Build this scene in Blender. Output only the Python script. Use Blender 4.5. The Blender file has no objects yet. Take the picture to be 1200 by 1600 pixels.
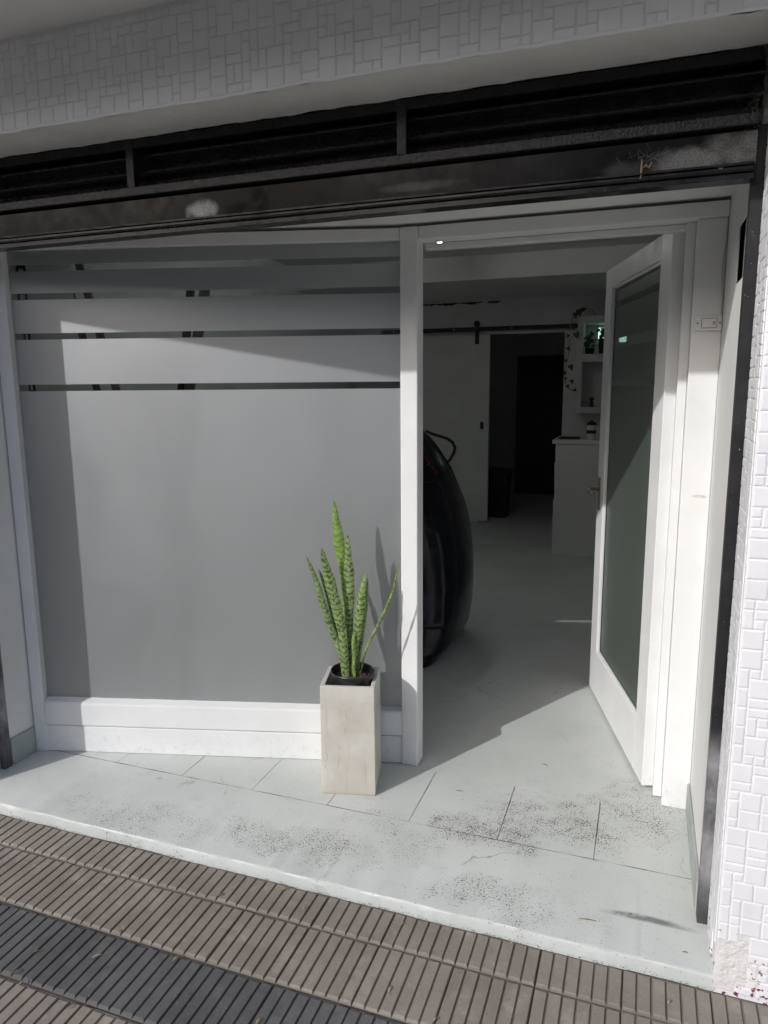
import bpy, bmesh, math, random
from mathutils import Vector, Matrix, Quaternion, noise as mnoise
from mathutils.bvhtree import BVHTree
random.seed(11)
PI = math.pi
S = bpy.context.scene
C = S.collection

# ------------------------------------------------------------------ camera
CAM = Vector((0.0, -1.85, 1.53))
F, PX, PY = 1132.0, 600.0, 800.0
R = ((0.94089746, 0.05030456, -0.33493494),
     (0.33859344, -0.16350772, 0.92661735),
     (-0.00815137, -0.98525869, -0.17087679))
cam = bpy.data.cameras.new('camera')
cam.sensor_fit = 'HORIZONTAL'; cam.sensor_width = 36.0
cam.lens = F / 1200.0 * 36.0
cam.clip_start = 0.05; cam.clip_end = 2000
camo = bpy.data.objects.new('camera', cam); C.objects.link(camo)
camo.matrix_world = Matrix(((R[0][0], -R[0][1], -R[0][2], CAM.x),
                            (R[1][0], -R[1][1], -R[1][2], CAM.y),
                            (R[2][0], -R[2][1], -R[2][2], CAM.z), (0, 0, 0, 1)))
S.camera = camo

# ------------------------------------------------------------------ sky and sun
EL = math.radians(30.5)
SH = Vector((0.489, 0.872)).normalized()          # the way the shadows run on the ground
w = bpy.data.worlds.new('World'); S.world = w; w.use_nodes = True
nt = w.node_tree
bg = nt.nodes['Background']
sky = nt.nodes.new('ShaderNodeTexSky'); sky.sky_type = 'NISHITA'; sky.sun_disc = False
sky.sun_elevation = EL; sky.sun_rotation = math.atan2(-SH.x, -SH.y)
sky.air_density = 0.8; sky.dust_density = 2.5; sky.ozone_density = 1.0
nt.links.new(sky.outputs[0], bg.inputs['Color']); bg.inputs['Strength'].default_value = 0.15
sun = bpy.data.lights.new('sun', 'SUN'); sun.energy = 2.45; sun.angle = math.radians(0.55); sun.color = (1.0, 0.99, 0.985)
suno = bpy.data.objects.new('sun', sun); C.objects.link(suno)
sd = Vector((SH.x * math.cos(EL), SH.y * math.cos(EL), -math.sin(EL)))
suno.rotation_euler = sd.to_track_quat('-Z', 'Y').to_euler(); suno.location = (-6, -12, 9)
S.view_settings.view_transform = 'Standard'; S.view_settings.look = 'None'
S.view_settings.gamma = 1.0; S.view_settings.exposure = 0.12; S.view_settings.use_curve_mapping = False
S.cycles.max_bounces = 10; S.cycles.diffuse_bounces = 5; S.cycles.glossy_bounces = 4
S.cycles.transparent_max_bounces = 12; S.cycles.use_denoising = True
S.cycles.sample_clamp_indirect = 6.0; S.cycles.caustics_reflective = False; S.cycles.caustics_refractive = False

# ------------------------------------------------------------------ pixel -> direction (distance always from what the thing touches)
def ray(px, py):
    c = ((px - PX) / F, (py - PY) / F, 1.0)
    return Vector([R[i][0] * c[0] + R[i][1] * c[1] + R[i][2] * c[2] for i in range(3)])
def at_y(px, py, y):
    v = ray(px, py); return CAM + v * ((y - CAM.y) / v.y)
def at_z(px, py, z):
    v = ray(px, py); return CAM + v * ((z - CAM.z) / v.z)
def at_plane(px, py, p, n):
    v = ray(px, py); return CAM + v * ((Vector(p) - CAM).dot(n) / v.dot(n))
def proj(P):
    v = Vector(P) - CAM
    c = [R[0][j] * v.x + R[1][j] * v.y + R[2][j] * v.z for j in range(3)]
    return (PX + F * c[0] / c[2], PY + F * c[1] / c[2], c[2])

# ------------------------------------------------------------------ materials
class N:
    """tiny node-graph writer"""
    def __init__(s, name):
        s.m = bpy.data.materials.new(name); s.m.use_nodes = True
        s.t = s.m.node_tree; s.p = s.t.nodes['Principled BSDF']; s.out = s.t.nodes['Material Output']
        s.pos = s.t.nodes.new('ShaderNodeNewGeometry').outputs['Position']
    def l(s, a, b): s.t.links.new(a, b)
    def n(s, ty, **k):
        x = s.t.nodes.new(ty)
        for a, b in k.items(): setattr(x, a, b)
        return x
    def setin(s, node, i, v):
        if hasattr(v, 'links') or isinstance(v, bpy.types.NodeSocket): s.l(v, node.inputs[i])
        else: node.inputs[i].default_value = v
    def noise(s, scale, detail=4, rough=.55, dist=0, vec=None):
        x = s.n('ShaderNodeTexNoise'); s.l(vec or s.pos, x.inputs['Vector'])
        x.inputs['Scale'].default_value = scale; x.inputs['Detail'].default_value = detail
        x.inputs['Roughness'].default_value = rough; x.inputs['Distortion'].default_value = dist
        return x.outputs['Fac']
    def vor(s, scale, feature='F1', out='Distance', vec=None, rnd=1):
        x = s.n('ShaderNodeTexVoronoi', feature=feature); s.l(vec or s.pos, x.inputs['Vector'])
        x.inputs['Scale'].default_value = scale; x.inputs['Randomness'].default_value = rnd
        return x.outputs[out]
    def ramp(s, v, a, b, c=0., d=1., smooth=True):
        x = s.n('ShaderNodeMapRange', interpolation_type='SMOOTHSTEP' if smooth else 'LINEAR')
        s.setin(x, 0, v); x.inputs[1].default_value = a; x.inputs[2].default_value = b
        x.inputs[3].default_value = c; x.inputs[4].default_value = d
        return x.outputs[0]
    def math(s, op, a, b=0., c=0.):
        x = s.n('ShaderNodeMath', operation=op); s.setin(x, 0, a); s.setin(x, 1, b); s.setin(x, 2, c)
        return x.outputs[0]
    def mix(s, f, a, b):
        x = s.n('ShaderNodeMix', data_type='RGBA'); s.setin(x, 0, f)
        for i, v in ((6, a), (7, b)):
            if isinstance(v, bpy.types.NodeSocket): s.l(v, x.inputs[i])
            else: x.inputs[i].default_value = (*v, 1)
        return x.outputs[2]
    def sep(s, v=None):
        x = s.n('ShaderNodeSeparateXYZ'); s.l(v or s.pos, x.inputs[0]); return x.outputs
    def mapped(s, scale=(1, 1, 1), rot=(0, 0, 0), loc=(0, 0, 0)):
        x = s.n('ShaderNodeMapping'); s.l(s.pos, x.inputs[0])
        x.inputs['Scale'].default_value = scale; x.inputs['Rotation'].default_value = rot; x.inputs['Location'].default_value = loc
        return x.outputs[0]
    def color(s, v):
        if isinstance(v, bpy.types.NodeSocket): s.l(v, s.p.inputs['Base Color'])
        else: s.p.inputs['Base Color'].default_value = (*v, 1)
    def rough(s, v): s.setin(s.p, 'Roughness', v)
    def bump(s, h, strength=.3, dist=.002):
        x = s.n('ShaderNodeBump'); x.inputs['Strength'].default_value = strength; x.inputs['Distance'].default_value = dist
        s.l(h, x.inputs['Height']); s.l(x.outputs[0], s.p.inputs['Normal']); return x
    def spec(s, v): s.p.inputs['Specular IOR Level'].default_value = v

def plain(name, col, rough=.5, var=.12, scale=9, bscale=90, bump=.15, bdist=.001, spec=.5, metal=0., dirt=None, dirtcol=(.12, .10, .08)):
    g = N(name)
    c1 = tuple(max(0, x * (1 - var)) for x in col); c2 = tuple(min(1, x * (1 + var * .6)) for x in col)
    f = g.ramp(g.noise(scale, 6, .6), .3, .7)
    base = g.mix(f, c1, c2)
    if dirt:
        d = g.ramp(g.noise(scale * 4.3, 8, .7), .62, .78, 0, dirt)
        base = g.mix(d, base, dirtcol)
    g.color(base)
    g.rough(g.ramp(g.noise(scale * 2.1, 4), .3, .7, max(.02, rough - .08), min(1, rough + .1)))
    g.spec(spec); g.p.inputs['Metallic'].default_value = metal
    if bump: g.bump(g.noise(bscale, 5, .6), bump, bdist)
    return g.m

def mk_white_wood():
    g = N('white_painted_wood')
    brush = g.noise(14, 6, .6, vec=g.mapped((6, 6, .6)))
    base = g.mix(g.ramp(g.noise(3.5, 6, .6), .3, .7), (.70, .71, .71), (.765, .772, .772))
    base = g.mix(g.ramp(g.noise(9, 9, .72), .58, .8, 0, .3), base, (.55, .535, .49))
    # scuffs and grime near the floor, one rubbed stain on the hinge post
    x, y, z = g.sep()
    dx = g.math('MULTIPLY', g.math('SUBTRACT', x, .185), 26); dz = g.math('MULTIPLY', g.math('SUBTRACT', z, at_y(1098, 776, .79).z), 150)
    st = g.math('ADD', g.math('MULTIPLY', dx, dx), g.math('MULTIPLY', dz, dz))
    st = g.math('MULTIPLY', g.math('MULTIPLY', g.ramp(st, 1.0, .1), g.ramp(y, .86, .84)), g.ramp(g.noise(90, 4, .7), .35, .6))
    base = g.mix(g.math('MULTIPLY', st, .7), base, (.36, .33, .24))
    low = g.math('MULTIPLY', g.ramp(z, .16, 0.0), g.ramp(g.noise(40, 8, .75), .50, .75))
    base = g.mix(g.math('MULTIPLY', low, .4), base, (.25, .235, .21))
    g.color(base); g.rough(g.ramp(g.noise(8, 4), .3, .7, .34, .55))
    h = g.math('ADD', g.math('MULTIPLY', brush, .7), g.math('MULTIPLY', g.noise(120, 4), .4))
    g.bump(h, .25, .0012)
    return g.m

def mk_plaster(name, col, b=.4, d=.003):
    g = N(name)
    base = g.mix(g.ramp(g.noise(2.6, 7, .62), .3, .72), tuple(c * .9 for c in col), col)
    base = g.mix(g.ramp(g.noise(17, 8, .7), .6, .78, 0, .3), base, tuple(c * .62 for c in col))
    g.color(base); g.rough(.62)
    h = g.math('ADD', g.noise(34, 7, .65), g.math('MULTIPLY', g.noise(6, 3), .9))
    g.bump(h, b, d)
    return g.m

def mk_mosaic():
    g = N('white_painted_mosaic')
    base = g.mix(g.ramp(g.noise(7, 6, .6), .3, .7), (.73, .735, .76), (.79, .795, .82))
    base = g.mix(g.ramp(g.n('ShaderNodeObjectInfo').outputs['Random'], 0, 1, 0, .16), base, (.60, .60, .60))
    base = g.mix(g.ramp(g.noise(3.5, 7, .68, vec=g.mapped((3, 3, .7))), .55, .8, 0, .22), base, (.52, .50, .46))
    base = g.mix(g.ramp(g.noise(55, 6, .7), .68, .8, 0, .4), base, (.5, .49, .48))
    # paint flaked off low down, burgundy glaze showing
    x, y, z = g.sep()
    low = g.ramp(z, .13, -.02)
    right = g.math('MULTIPLY', g.ramp(x, .2, .24), g.ramp(x, .52, .36))
    chip = g.ramp(g.math('ADD', g.noise(60, 3, .5), g.math('MULTIPLY', low, .12)), .675, .69)
    chip = g.math('MULTIPLY', g.math('MULTIPLY', chip, g.ramp(z, .17, .12)), right)
    base = g.mix(chip, base, (.16, .035, .055))
    g.color(base); g.rough(g.ramp(g.noise(12, 3), .3, .7, .36, .55))
    h = g.math('SUBTRACT', g.math('ADD', g.noise(45, 5, .6), g.math('MULTIPLY', g.noise(200, 3), .25)), g.math('MULTIPLY', chip, .6))
    g.bump(h, .35, .0016)
    return g.m

def mk_floor():
    g = N('grey_floor_paint')
    x, y, z = g.sep()
    base = g.mix(g.ramp(g.noise(1.7, 6, .6), .3, .72), (.49, .52, .50), (.57, .595, .58))
    base = g.mix(g.ramp(g.noise(9, 8, .68), .52, .75, 0, .3), base, (.36, .375, .35))
    base = g.mix(g.ramp(g.noise(4.5, 6, .6), .56, .7, 0, .25), base, (.47, .50, .53))
    # worn patches where feet land: chips down to the dark cement
    def spot(cx, cy, rx, ry, amp):
        dx = g.math('MULTIPLY', g.math('SUBTRACT', x, cx), 1 / rx); dy = g.math('MULTIPLY', g.math('SUBTRACT', y, cy), 1 / ry)
        d = g.math('ADD', g.math('MULTIPLY', dx, dx), g.math('MULTIPLY', dy, dy))
        d = g.math('ADD', d, g.math('MULTIPLY', g.math('SUBTRACT', g.noise(6, 5, .62), .48), 2.4))
        return g.ramp(d, 1.1, -.1, 0, amp)
    wear = None
    for s in ((-1.6, .10, .55, .17, .165), (-1.05, .15, .5, .18, .185), (-.46, .42, .36, .15, .215), (-.22, .56, .42, .24, .205), (.05, .72, .28, .30, .185), (-.33, .10, .42, .15, .18), (-.75, .28, .4, .3, .14)):
        q = spot(*s); wear = q if wear is None else g.math('MAXIMUM', wear, q)
    wear = g.math('MAXIMUM', wear, g.ramp(y, .022, .004, 0, .075))
    inside = g.ramp(y, 2.6, .9, .02, .075)
    wear = g.math('MAXIMUM', wear, inside)
    sp = g.math('ADD', g.noise(185, 3, .66, .35), g.math('MULTIPLY', g.math('SUBTRACT', g.noise(23, 4, .6), .5), .22))
    chips = g.ramp(g.math('ADD', sp, wear), .742, .765)
    base = g.mix(chips, base, (.055, .048, .042))
    # coarser chips here and there
    chips2 = g.ramp(g.math('ADD', g.noise(70, 2, .5), g.math('MULTIPLY', wear, .5)), .80, .82)
    base = g.mix(g.math('MULTIPLY', chips2, .9), base, (.10, .06, .055))
    # grime film around the worn patches
    base = g.mix(g.math('MULTIPLY', g.ramp(wear, .05, .16, 0, .16), g.noise(30, 6, .7)), base, (.24, .23, .20))
    # hairline cracks
    wv = g.n('ShaderNodeVectorMath', operation='ADD')
    nz = g.n('ShaderNodeTexNoise'); g.l(g.pos, nz.inputs['Vector']); nz.inputs['Scale'].default_value = 7; nz.inputs['Detail'].default_value = 6
    sc = g.n('ShaderNodeVectorMath', operation='SCALE'); g.l(nz.outputs['Color'], sc.inputs[0]); sc.inputs['Scale'].default_value = .16
    g.l(g.pos, wv.inputs[0]); g.l(sc.outputs[0], wv.inputs[1])
    cr = g.vor(.9, 'DISTANCE_TO_EDGE', vec=wv.outputs[0])
    crack = g.math('MULTIPLY', g.ramp(cr, .0030, .0010), g.ramp(g.noise(2.3, 3), .54, .6))
    base = g.mix(g.math('MULTIPLY', crack, .55), base, (.14, .135, .125))
    # black rubber scuff by the shutter track
    ca, sa = math.cos(-.02), math.sin(-.02)
    u = g.math('SUBTRACT', x, .075); v = g.math('SUBTRACT', y, .165)
    v = g.math('ADD', v, g.math('MULTIPLY', g.math('MULTIPLY', u, u), .5))
    d = g.math('ADD', g.math('MULTIPLY', g.math('MULTIPLY', u, u), 42), g.math('MULTIPLY', g.math('MULTIPLY', v, v), 3000))
    base = g.mix(g.math('MULTIPLY', g.ramp(d, 1.0, .0, 0, .85), g.ramp(g.noise(28, 5), .2, .6)), base, (.10, .105, .11))
    g.color(base)
    g.rough(g.math('ADD', g.ramp(g.noise(6, 5, .65), .3, .7, .40, .58), g.math('MULTIPLY', chips, .3)))
    h = g.math('SUBTRACT', g.math('ADD', g.math('MULTIPLY', g.noise(11, 4), .6), g.math('MULTIPLY', g.noise(160, 4), .12)), g.math('MULTIPLY', g.math('ADD', chips, crack), .5))
    g.bump(h, .3, .0015)
    return g.m

def mk_paving(name, c1, c2, pale):
    g = N(name)
    rnd = g.n('ShaderNodeObjectInfo').outputs['Random']
    base = g.mix(g.ramp(g.noise(6, 6, .6), .3, .7), c1, c2)
    base = g.mix(g.ramp(rnd, 0, 1, 0, .28), base, pale)
    base = g.mix(g.ramp(g.noise(70, 8, .75), .5, .72, 0, .5), base, pale)
    base = g.mix(g.ramp(g.noise(3.1, 7, .65), .52, .7, 0, .45), base, tuple(c * .62 for c in c1))
    base = g.mix(g.ramp(g.noise(130, 4, .6), .62, .72, 0, .7), base, tuple(c * .35 for c in c1))
    # grey dust and worn, paler rib tops in places
    base = g.mix(g.ramp(g.noise(11, 8, .72), .5, .78, 0, .65), base, tuple(c * 1.35 for c in pale))
    # dirt packed in the grooves is lower than the rib tops
    z = g.sep()[2]
    base = g.mix(g.ramp(z, -.0372, -.0400, 0, .55), base, (.125, .112, .098))
    g.color(base); g.rough(.78); g.spec(.3)
    g.bump(g.math('ADD', g.noise(190, 6, .7), g.noise(40, 4)), .5, .0016)
    return g.m

def mk_black_metal(name, hammered=False, spray=False):
    g = N(name)
    base = g.mix(g.ramp(g.noise(14, 7, .65), .35, .72), (.006, .006, .007), (.013, .013, .015))
    dust = g.ramp(g.noise(38, 8, .72), .64, .82, 0, .025)
    base = g.mix(dust, base, (.16, .15, .14))
    ro = g.ramp(g.noise(18, 4), .3, .7, .14, .30)
    if spray: base = g.mix(.7, base, (.005, .005, .006))
    if hammered: ro = .26; base = g.mix(.5, base, (.03, .03, .034))
    if spray:                                    # white overspray left by a painter
        x, y, z = g.sep()
        tot = None
        for cx, cz, rx, rz, amp in ((-1.325, 2.072, .075, .036, 1.0), (.07, 2.065, .13, .045, .45), (.18, 2.085, .12, .06, .42), (-.62, 2.075, .16, .016, .16), (-.06, 2.06, .09, .03, .12)):
            dx = g.math('MULTIPLY', g.math('SUBTRACT', x, cx), 1 / rx); dz = g.math('MULTIPLY', g.math('SUBTRACT', z, cz), 1 / rz)
            d = g.math('ADD', g.math('ADD', g.math('MULTIPLY', dx, dx), g.math('MULTIPLY', dz, dz)), g.math('MULTIPLY', g.math('SUBTRACT', g.noise(22, 4, .6), .45), 1.3))
            q = g.ramp(d, 1.0, 0.05, 0, amp); tot = q if tot is None else g.math('MAXIMUM', tot, q)
        fine = g.ramp(g.noise(330, 3, .6), .36, .55, .35, 1.0)
        big = g.ramp(g.noise(16, 5, .6), .3, .5, .6, 1)
        base = g.mix(g.math('MULTIPLY', g.math('MULTIPLY', tot, fine), big), base, (.62, .62, .60))
        ro = g.math('ADD', ro, g.math('MULTIPLY', tot, .3))
    g.color(base); g.rough(ro); g.spec(.12 if spray else .42)
    if hammered: g.bump(g.math('ADD', g.noise(120, 3, .5), g.math('MULTIPLY', g.noise(320, 2), .4)), .9, .003)
    else: g.bump(g.noise(40, 5, .6), .18, .001)
    return g.m

def mk_guide():
    g = N('worn_black_guide')
    x, y, z = g.sep()
    base = g.mix(g.ramp(g.noise(14, 7, .65), .35, .72), (.010, .010, .012), (.022, .022, .025))
    base = g.mix(g.ramp(g.noise(210, 3, .6), .69, .73, 0, .8), base, (.5, .5, .5))
    worn = g.math('MULTIPLY', g.ramp(z, .62, .48), g.ramp(g.noise(9, 6, .62, vec=g.mapped((1, 1, .6))), .25, .62, .1, .8))
    worn = g.math('MULTIPLY', worn, g.ramp(z, .02, .2, .2, 1))
    base = g.mix(worn, base, (.36, .36, .37))
    g.color(base); g.rough(.55); g.spec(.3); g.bump(g.noise(90, 5, .6), .3, .001)
    return g.m

def mk_concrete():
    g = N('cast_concrete')
    base = g.mix(g.ramp(g.noise(7, 7, .62), .3, .72), (.465, .445, .395), (.575, .558, .505))
    base = g.mix(g.ramp(g.noise(3.2, 5, .6), .5, .75, 0, .55), base, (.43, .39, .345))
    v = g.mapped((22, 22, 1.6))
    streak = g.ramp(g.noise(1.1, 5, .65, vec=v), .58, .70, 0, .4)
    base = g.mix(streak, base, (.36, .29, .23))
    x, y, z = g.sep()
    base = g.mix(g.ramp(z, .07, 0, 0, .35), base, (.40, .33, .27))
    band = g.math('MULTIPLY', g.ramp(z, .37, .40), g.ramp(g.noise(9, 4), .3, .6))
    base = g.mix(g.math('MULTIPLY', band, .5), base, (.58, .565, .53))
    pits = g.ramp(g.noise(95, 2, .5), .735, .76)
    base = g.mix(g.math('MULTIPLY', pits, .8), base, (.16, .14, .12))
    # two wandering rust-brown cracks on the front
    nx = g.math('MULTIPLY', g.math('SUBTRACT', g.noise(11, 6, .65), .5), .075)
    for cx, z0, z1 in ((-1.072, .10, .27), (-1.026, .08, .24), (-1.002, .27, .37)):
        d = g.math('ABSOLUTE', g.math('ADD', g.math('SUBTRACT', x, cx), nx))
        m = g.math('MULTIPLY', g.ramp(d, .0032, .0008), g.math('MULTIPLY', g.ramp(z, z0 - .05, z0), g.ramp(z, z1, z1 - .04)))
        base = g.mix(g.math('MULTIPLY', m, g.ramp(g.noise(25, 4), .4, .6, .1, .55)), base, (.30, .21, .15))
    g.color(base); g.rough(.72)
    h = g.math('SUBTRACT', g.math('ADD', g.noise(60, 6, .65), g.math('MULTIPLY', g.noise(8, 3), .6)), pits)
    g.bump(h, .35, .0018)
    return g.m

def mk_leaf():
    g = N('banded_leaf')
    uv = g.n('ShaderNodeUVMap').outputs[0]
    u, v, _ = g.sep(uv)
    rnd = g.n('ShaderNodeObjectInfo').outputs['Random']
    nz = g.noise(75, 4, .65)
    zig = g.math('MULTIPLY', g.math('ABSOLUTE', g.math('SUBTRACT', u, .5)), .02)
    t = g.math('ADD', g.math('ADD', v, zig), g.math('MULTIPLY', g.math('SUBTRACT', nz, .5), .055))
    t = g.math('ADD', t, g.math('MULTIPLY', rnd, 3))
    s = g.math('SINE', g.math('MULTIPLY', t, 2 * PI / .0215))
    s = g.math('ADD', s, g.math('MULTIPLY', g.math('SUBTRACT', g.noise(30, 5, .65), .5), 3.2))
    band = g.ramp(s, -.75, .0)
    base = g.mix(band, (.080, .135, .055), (.345, .445, .180))
    at = g.n('ShaderNodeAttribute'); at.attribute_name = 'fresh_sunlit'; at.attribute_type = 'GEOMETRY'
    base = g.mix(at.outputs['Fac'], base, g.mix(g.math('MULTIPLY', band, .6), (.20, .38, .06), (.42, .58, .16)))  # yellow-green of young shoots; on the tall leaf, sunlight painted into the colour
    edge = g.ramp(g.math('ABSOLUTE', g.math('SUBTRACT', u, .5)), .46, .5)
    base = g.mix(g.math('MULTIPLY', edge, .5), base, (.34, .38, .17))
    g.color(base); g.rough(.38); g.bump(g.noise(90, 4), .12, .001)
    tr = g.n('ShaderNodeBsdfTranslucent'); g.l(base, tr.inputs['Color'])
    mx = g.n('ShaderNodeMixShader'); mx.inputs[0].default_value = .35
    g.l(g.p.outputs[0], mx.inputs[1]); g.l(tr.outputs[0], mx.inputs[2]); g.l(mx.outputs[0], g.out.inputs[0])
    return g.m

def mk_small_leaf(name, c1, c2):
    g = N(name)
    base = g.mix(g.noise(9, 3), c1, c2); g.color(base); g.rough(.4)
    tr = g.n('ShaderNodeBsdfTranslucent'); g.l(base, tr.inputs['Color'])
    mx = g.n('ShaderNodeMixShader'); mx.inputs[0].default_value = .25
    g.l(g.p.outputs[0], mx.inputs[1]); g.l(tr.outputs[0], mx.inputs[2]); g.l(mx.outputs[0], g.out.inputs[0])
    return g.m

def mk_film():
    g = N('frosted_film')
    base = g.mix(g.ramp(g.noise(2.2, 5, .6), .3, .7), (.066, .071, .071), (.080, .086, .086))
    bp = g.n('ShaderNodeBump'); bp.inputs['Strength'].default_value = .05; bp.inputs['Distance'].default_value = .0004; g.l(g.noise(500, 2), bp.inputs['Height'])
    df = g.n('ShaderNodeBsdfDiffuse'); g.l(base, df.inputs['Color']); g.l(bp.outputs[0], df.inputs['Normal'])
    gl = g.n('ShaderNodeBsdfGlossy'); gl.inputs['Color'].default_value = (.262, .268, .278, 1); g.l(bp.outputs[0], gl.inputs['Normal'])
    smear = g.noise(2.4, 6, .66, .8, vec=g.mapped((1, 1, .35)))
    fine = g.noise(26, 6, .7, vec=g.mapped((1, 1, .3)))
    g.l(g.math('ADD', g.ramp(smear, .3, .7, .455, .525), g.ramp(fine, .35, .75, -.012, .02)), gl.inputs['Roughness'])
    tr = g.n('ShaderNodeBsdfTranslucent'); tr.inputs['Color'].default_value = (.56, .55, .545, 1)
    a1 = g.n('ShaderNodeAddShader'); a2 = g.n('ShaderNodeAddShader')
    g.l(df.outputs[0], a1.inputs[0]); g.l(gl.outputs[0], a1.inputs[1]); g.l(a1.outputs[0], a2.inputs[0]); g.l(tr.outputs[0], a2.inputs[1])
    g.l(a2.outputs[0], g.out.inputs[0])
    return g.m

def mk_door_film():
    g = N('darkened_door_film')
    base = g.mix(g.ramp(g.noise(2.2, 5, .6), .3, .7), (.062, .074, .066), (.074, .087, .078))  # same film as the window, dimming by glass put into its colour
    g.color(base); g.rough(.34); g.spec(.35)
    tr = g.n('ShaderNodeBsdfTranslucent'); tr.inputs['Color'].default_value = (.34, .36, .35, 1)
    ad = g.n('ShaderNodeAddShader'); g.l(g.p.outputs[0], ad.inputs[0]); g.l(tr.outputs[0], ad.inputs[1]); g.l(ad.outputs[0], g.out.inputs[0])
    return g.m

def mk_glass():
    g = N('clear_glass')
    lw = g.n('ShaderNodeLayerWeight'); lw.inputs['Blend'].default_value = .5
    fr = g.math('ADD', g.math('MULTIPLY', g.math('POWER', lw.outputs['Facing'], 5.0), .95), .05)
    gl = g.n('ShaderNodeBsdfGlossy'); gl.inputs['Roughness'].default_value = .01
    tp = g.n('ShaderNodeBsdfTransparent'); tp.inputs['Color'].default_value = (.80, .84, .82, 1)
    mx = g.n('ShaderNodeMixShader'); g.l(fr, mx.inputs[0]); g.l(tp.outputs[0], mx.inputs[1]); g.l(gl.outputs[0], mx.inputs[2])
    g.l(mx.outputs[0], g.out.inputs[0])
    return g.m

def mk_emit(name, col, st):
    g = N(name); g.color((.6, .6, .6))
    g.p.inputs['Emission Color'].default_value = (*col, 1); g.p.inputs['Emission Strength'].default_value = st
    return g.m

M = dict(
    wood=mk_white_wood(), plaster=mk_plaster('white_plaster', (.76, .76, .745)), inner=mk_plaster('inner_wall_paint', (.74, .745, .735), .25, .002),
    soffit=mk_plaster('soffit_plaster', (.80, .80, .765), .6, .004), mosaic=mk_mosaic(), mortar=mk_plaster('old_mortar', (.70, .69, .675), .9, .006),
    floor=mk_floor(), skirt=plain('grey_skirting_paint', (.36, .385, .37), .45, .15, 8, 60, .25, .002, dirt=.4),
    paveb=mk_paving('brown_ribbed_paving', (.182, .160, .138), (.25, .222, .192), (.305, .28, .25)),
    paved=mk_paving('charcoal_ribbed_paving', (.072, .072, .075), (.10, .10, .103), (.14, .138, .135)),
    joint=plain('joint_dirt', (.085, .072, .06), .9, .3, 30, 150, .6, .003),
    black=mk_black_metal('black_gloss_metal'), slat=plain('dusty_black_slat', (.034, .031, .028), .26, .3, 12, 40, .25, .002, dirt=.12, dirtcol=(.2, .19, .17)), hammer=mk_black_metal('black_hammered_metal', True), rail=mk_black_metal('black_rail_oversprayed', False, True),
    guide=mk_guide(), concrete=mk_concrete(), leaf=mk_leaf(), film=mk_film(), dfilm=mk_door_film(), glass=mk_glass(),
    potplastic=plain('black_nursery_plastic', (.014, .014, .016), .38, .2, 20, 120, .15, .001, dirt=.25, dirtcol=(.1, .09, .08)),
    soil=plain('potting_soil', (.06, .042, .032), .95, .5, 60, 160, 1, .006),
    plastic=plain('white_switch_plastic', (.72, .715, .69), .35, .05, 12, 200, .05, .0005, dirt=.25),
    darkline=plain('dark_line', (.05, .05, .05), .6, .1, 10, 80, 0),
    brass=plain('aged_brass', (.46, .39, .29), .34, .25, 40, 160, .2, .0006, metal=.9),
    steel=plain('dull_steel', (.34, .34, .34), .4, .2, 40, 160, .2, .0006, metal=.9),
    shell=plain('gloss_black_shell', (.007, .008, .013), .13, .15, 6, 5, .3, .012, spec=.22),
    red=plain('red_lettering', (.30, .03, .045), .4, .1, 10, 80, 0),
    doorpaint=plain('sliding_door_paint', (.68, .70, .67), .45, .06, 3, 60, .1, .001),
    darkdoor=plain('dark_door', (.030, .032, .036), .5, .15, 6, 70, .15, .001),
    dark=plain('matt_black', (.012, .012, .013), .55, .15, 10, 90, .1, .001),
    brick=mk_plaster('painted_brick', (.70, .715, .70), 1.0, .010), top=plain('white_counter_top', (.68, .68, .66), .35, .05, 5, 80, .1),
    cup=plain('cream_cup', (.62, .60, .56), .4, .05, 9, 90, 0), vine=mk_small_leaf('vine_leaf', (.035, .07, .022), (.085, .15, .04)),
    stem=plain('vine_stem', (.07, .075, .035), .6, .2, 20, 90, 0), straw=plain('dry_straw', (.36, .275, .17), .7, .25, 60, 200, .2),
    dryleaf=plain('dry_leaf', (.20, .13, .065), .75, .4, 50, 200, .3), foam=plain('yellow_foam', (.48, .30, .12), .9, .35, 45, 90, 1, .006),
    web=plain('cobweb', (.22, .21, .20), .9, .1, 20, 90, 0), lamp=mk_emit('lit_tube', (1.0, .99, .97), 24.0), pane=mk_emit('daylit_pane', (.50, .85, .72), 1.1),
    asphalt=plain('asphalt', (.05, .05, .052), .85, .2, 3, 200, .6, .004), wallfar=plain('far_render', (.52, .50, .46), .8, .2, 2, 90, .4, .004), kerbm=plain('kerb_stone', (.30, .29, .28), .8, .2, 5, 90, .4, .004),
    far=plain('far_pavement', (.26, .24, .215), .85, .2, 3, 90, .3, .003), board=plain('brown_board', (.20, .125, .075), .6, .35, 9, 60, .3, .002), bark=plain('bark', (.13, .095, .065), .9, .4, 7, 28, 1, .03),
    crown=mk_small_leaf('street_tree_leaf', (.04, .075, .022), (.08, .13, .04)), cable=plain('painted_cable', (.5, .49, .47), .5, .1, 10, 90, 0),
)

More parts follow.
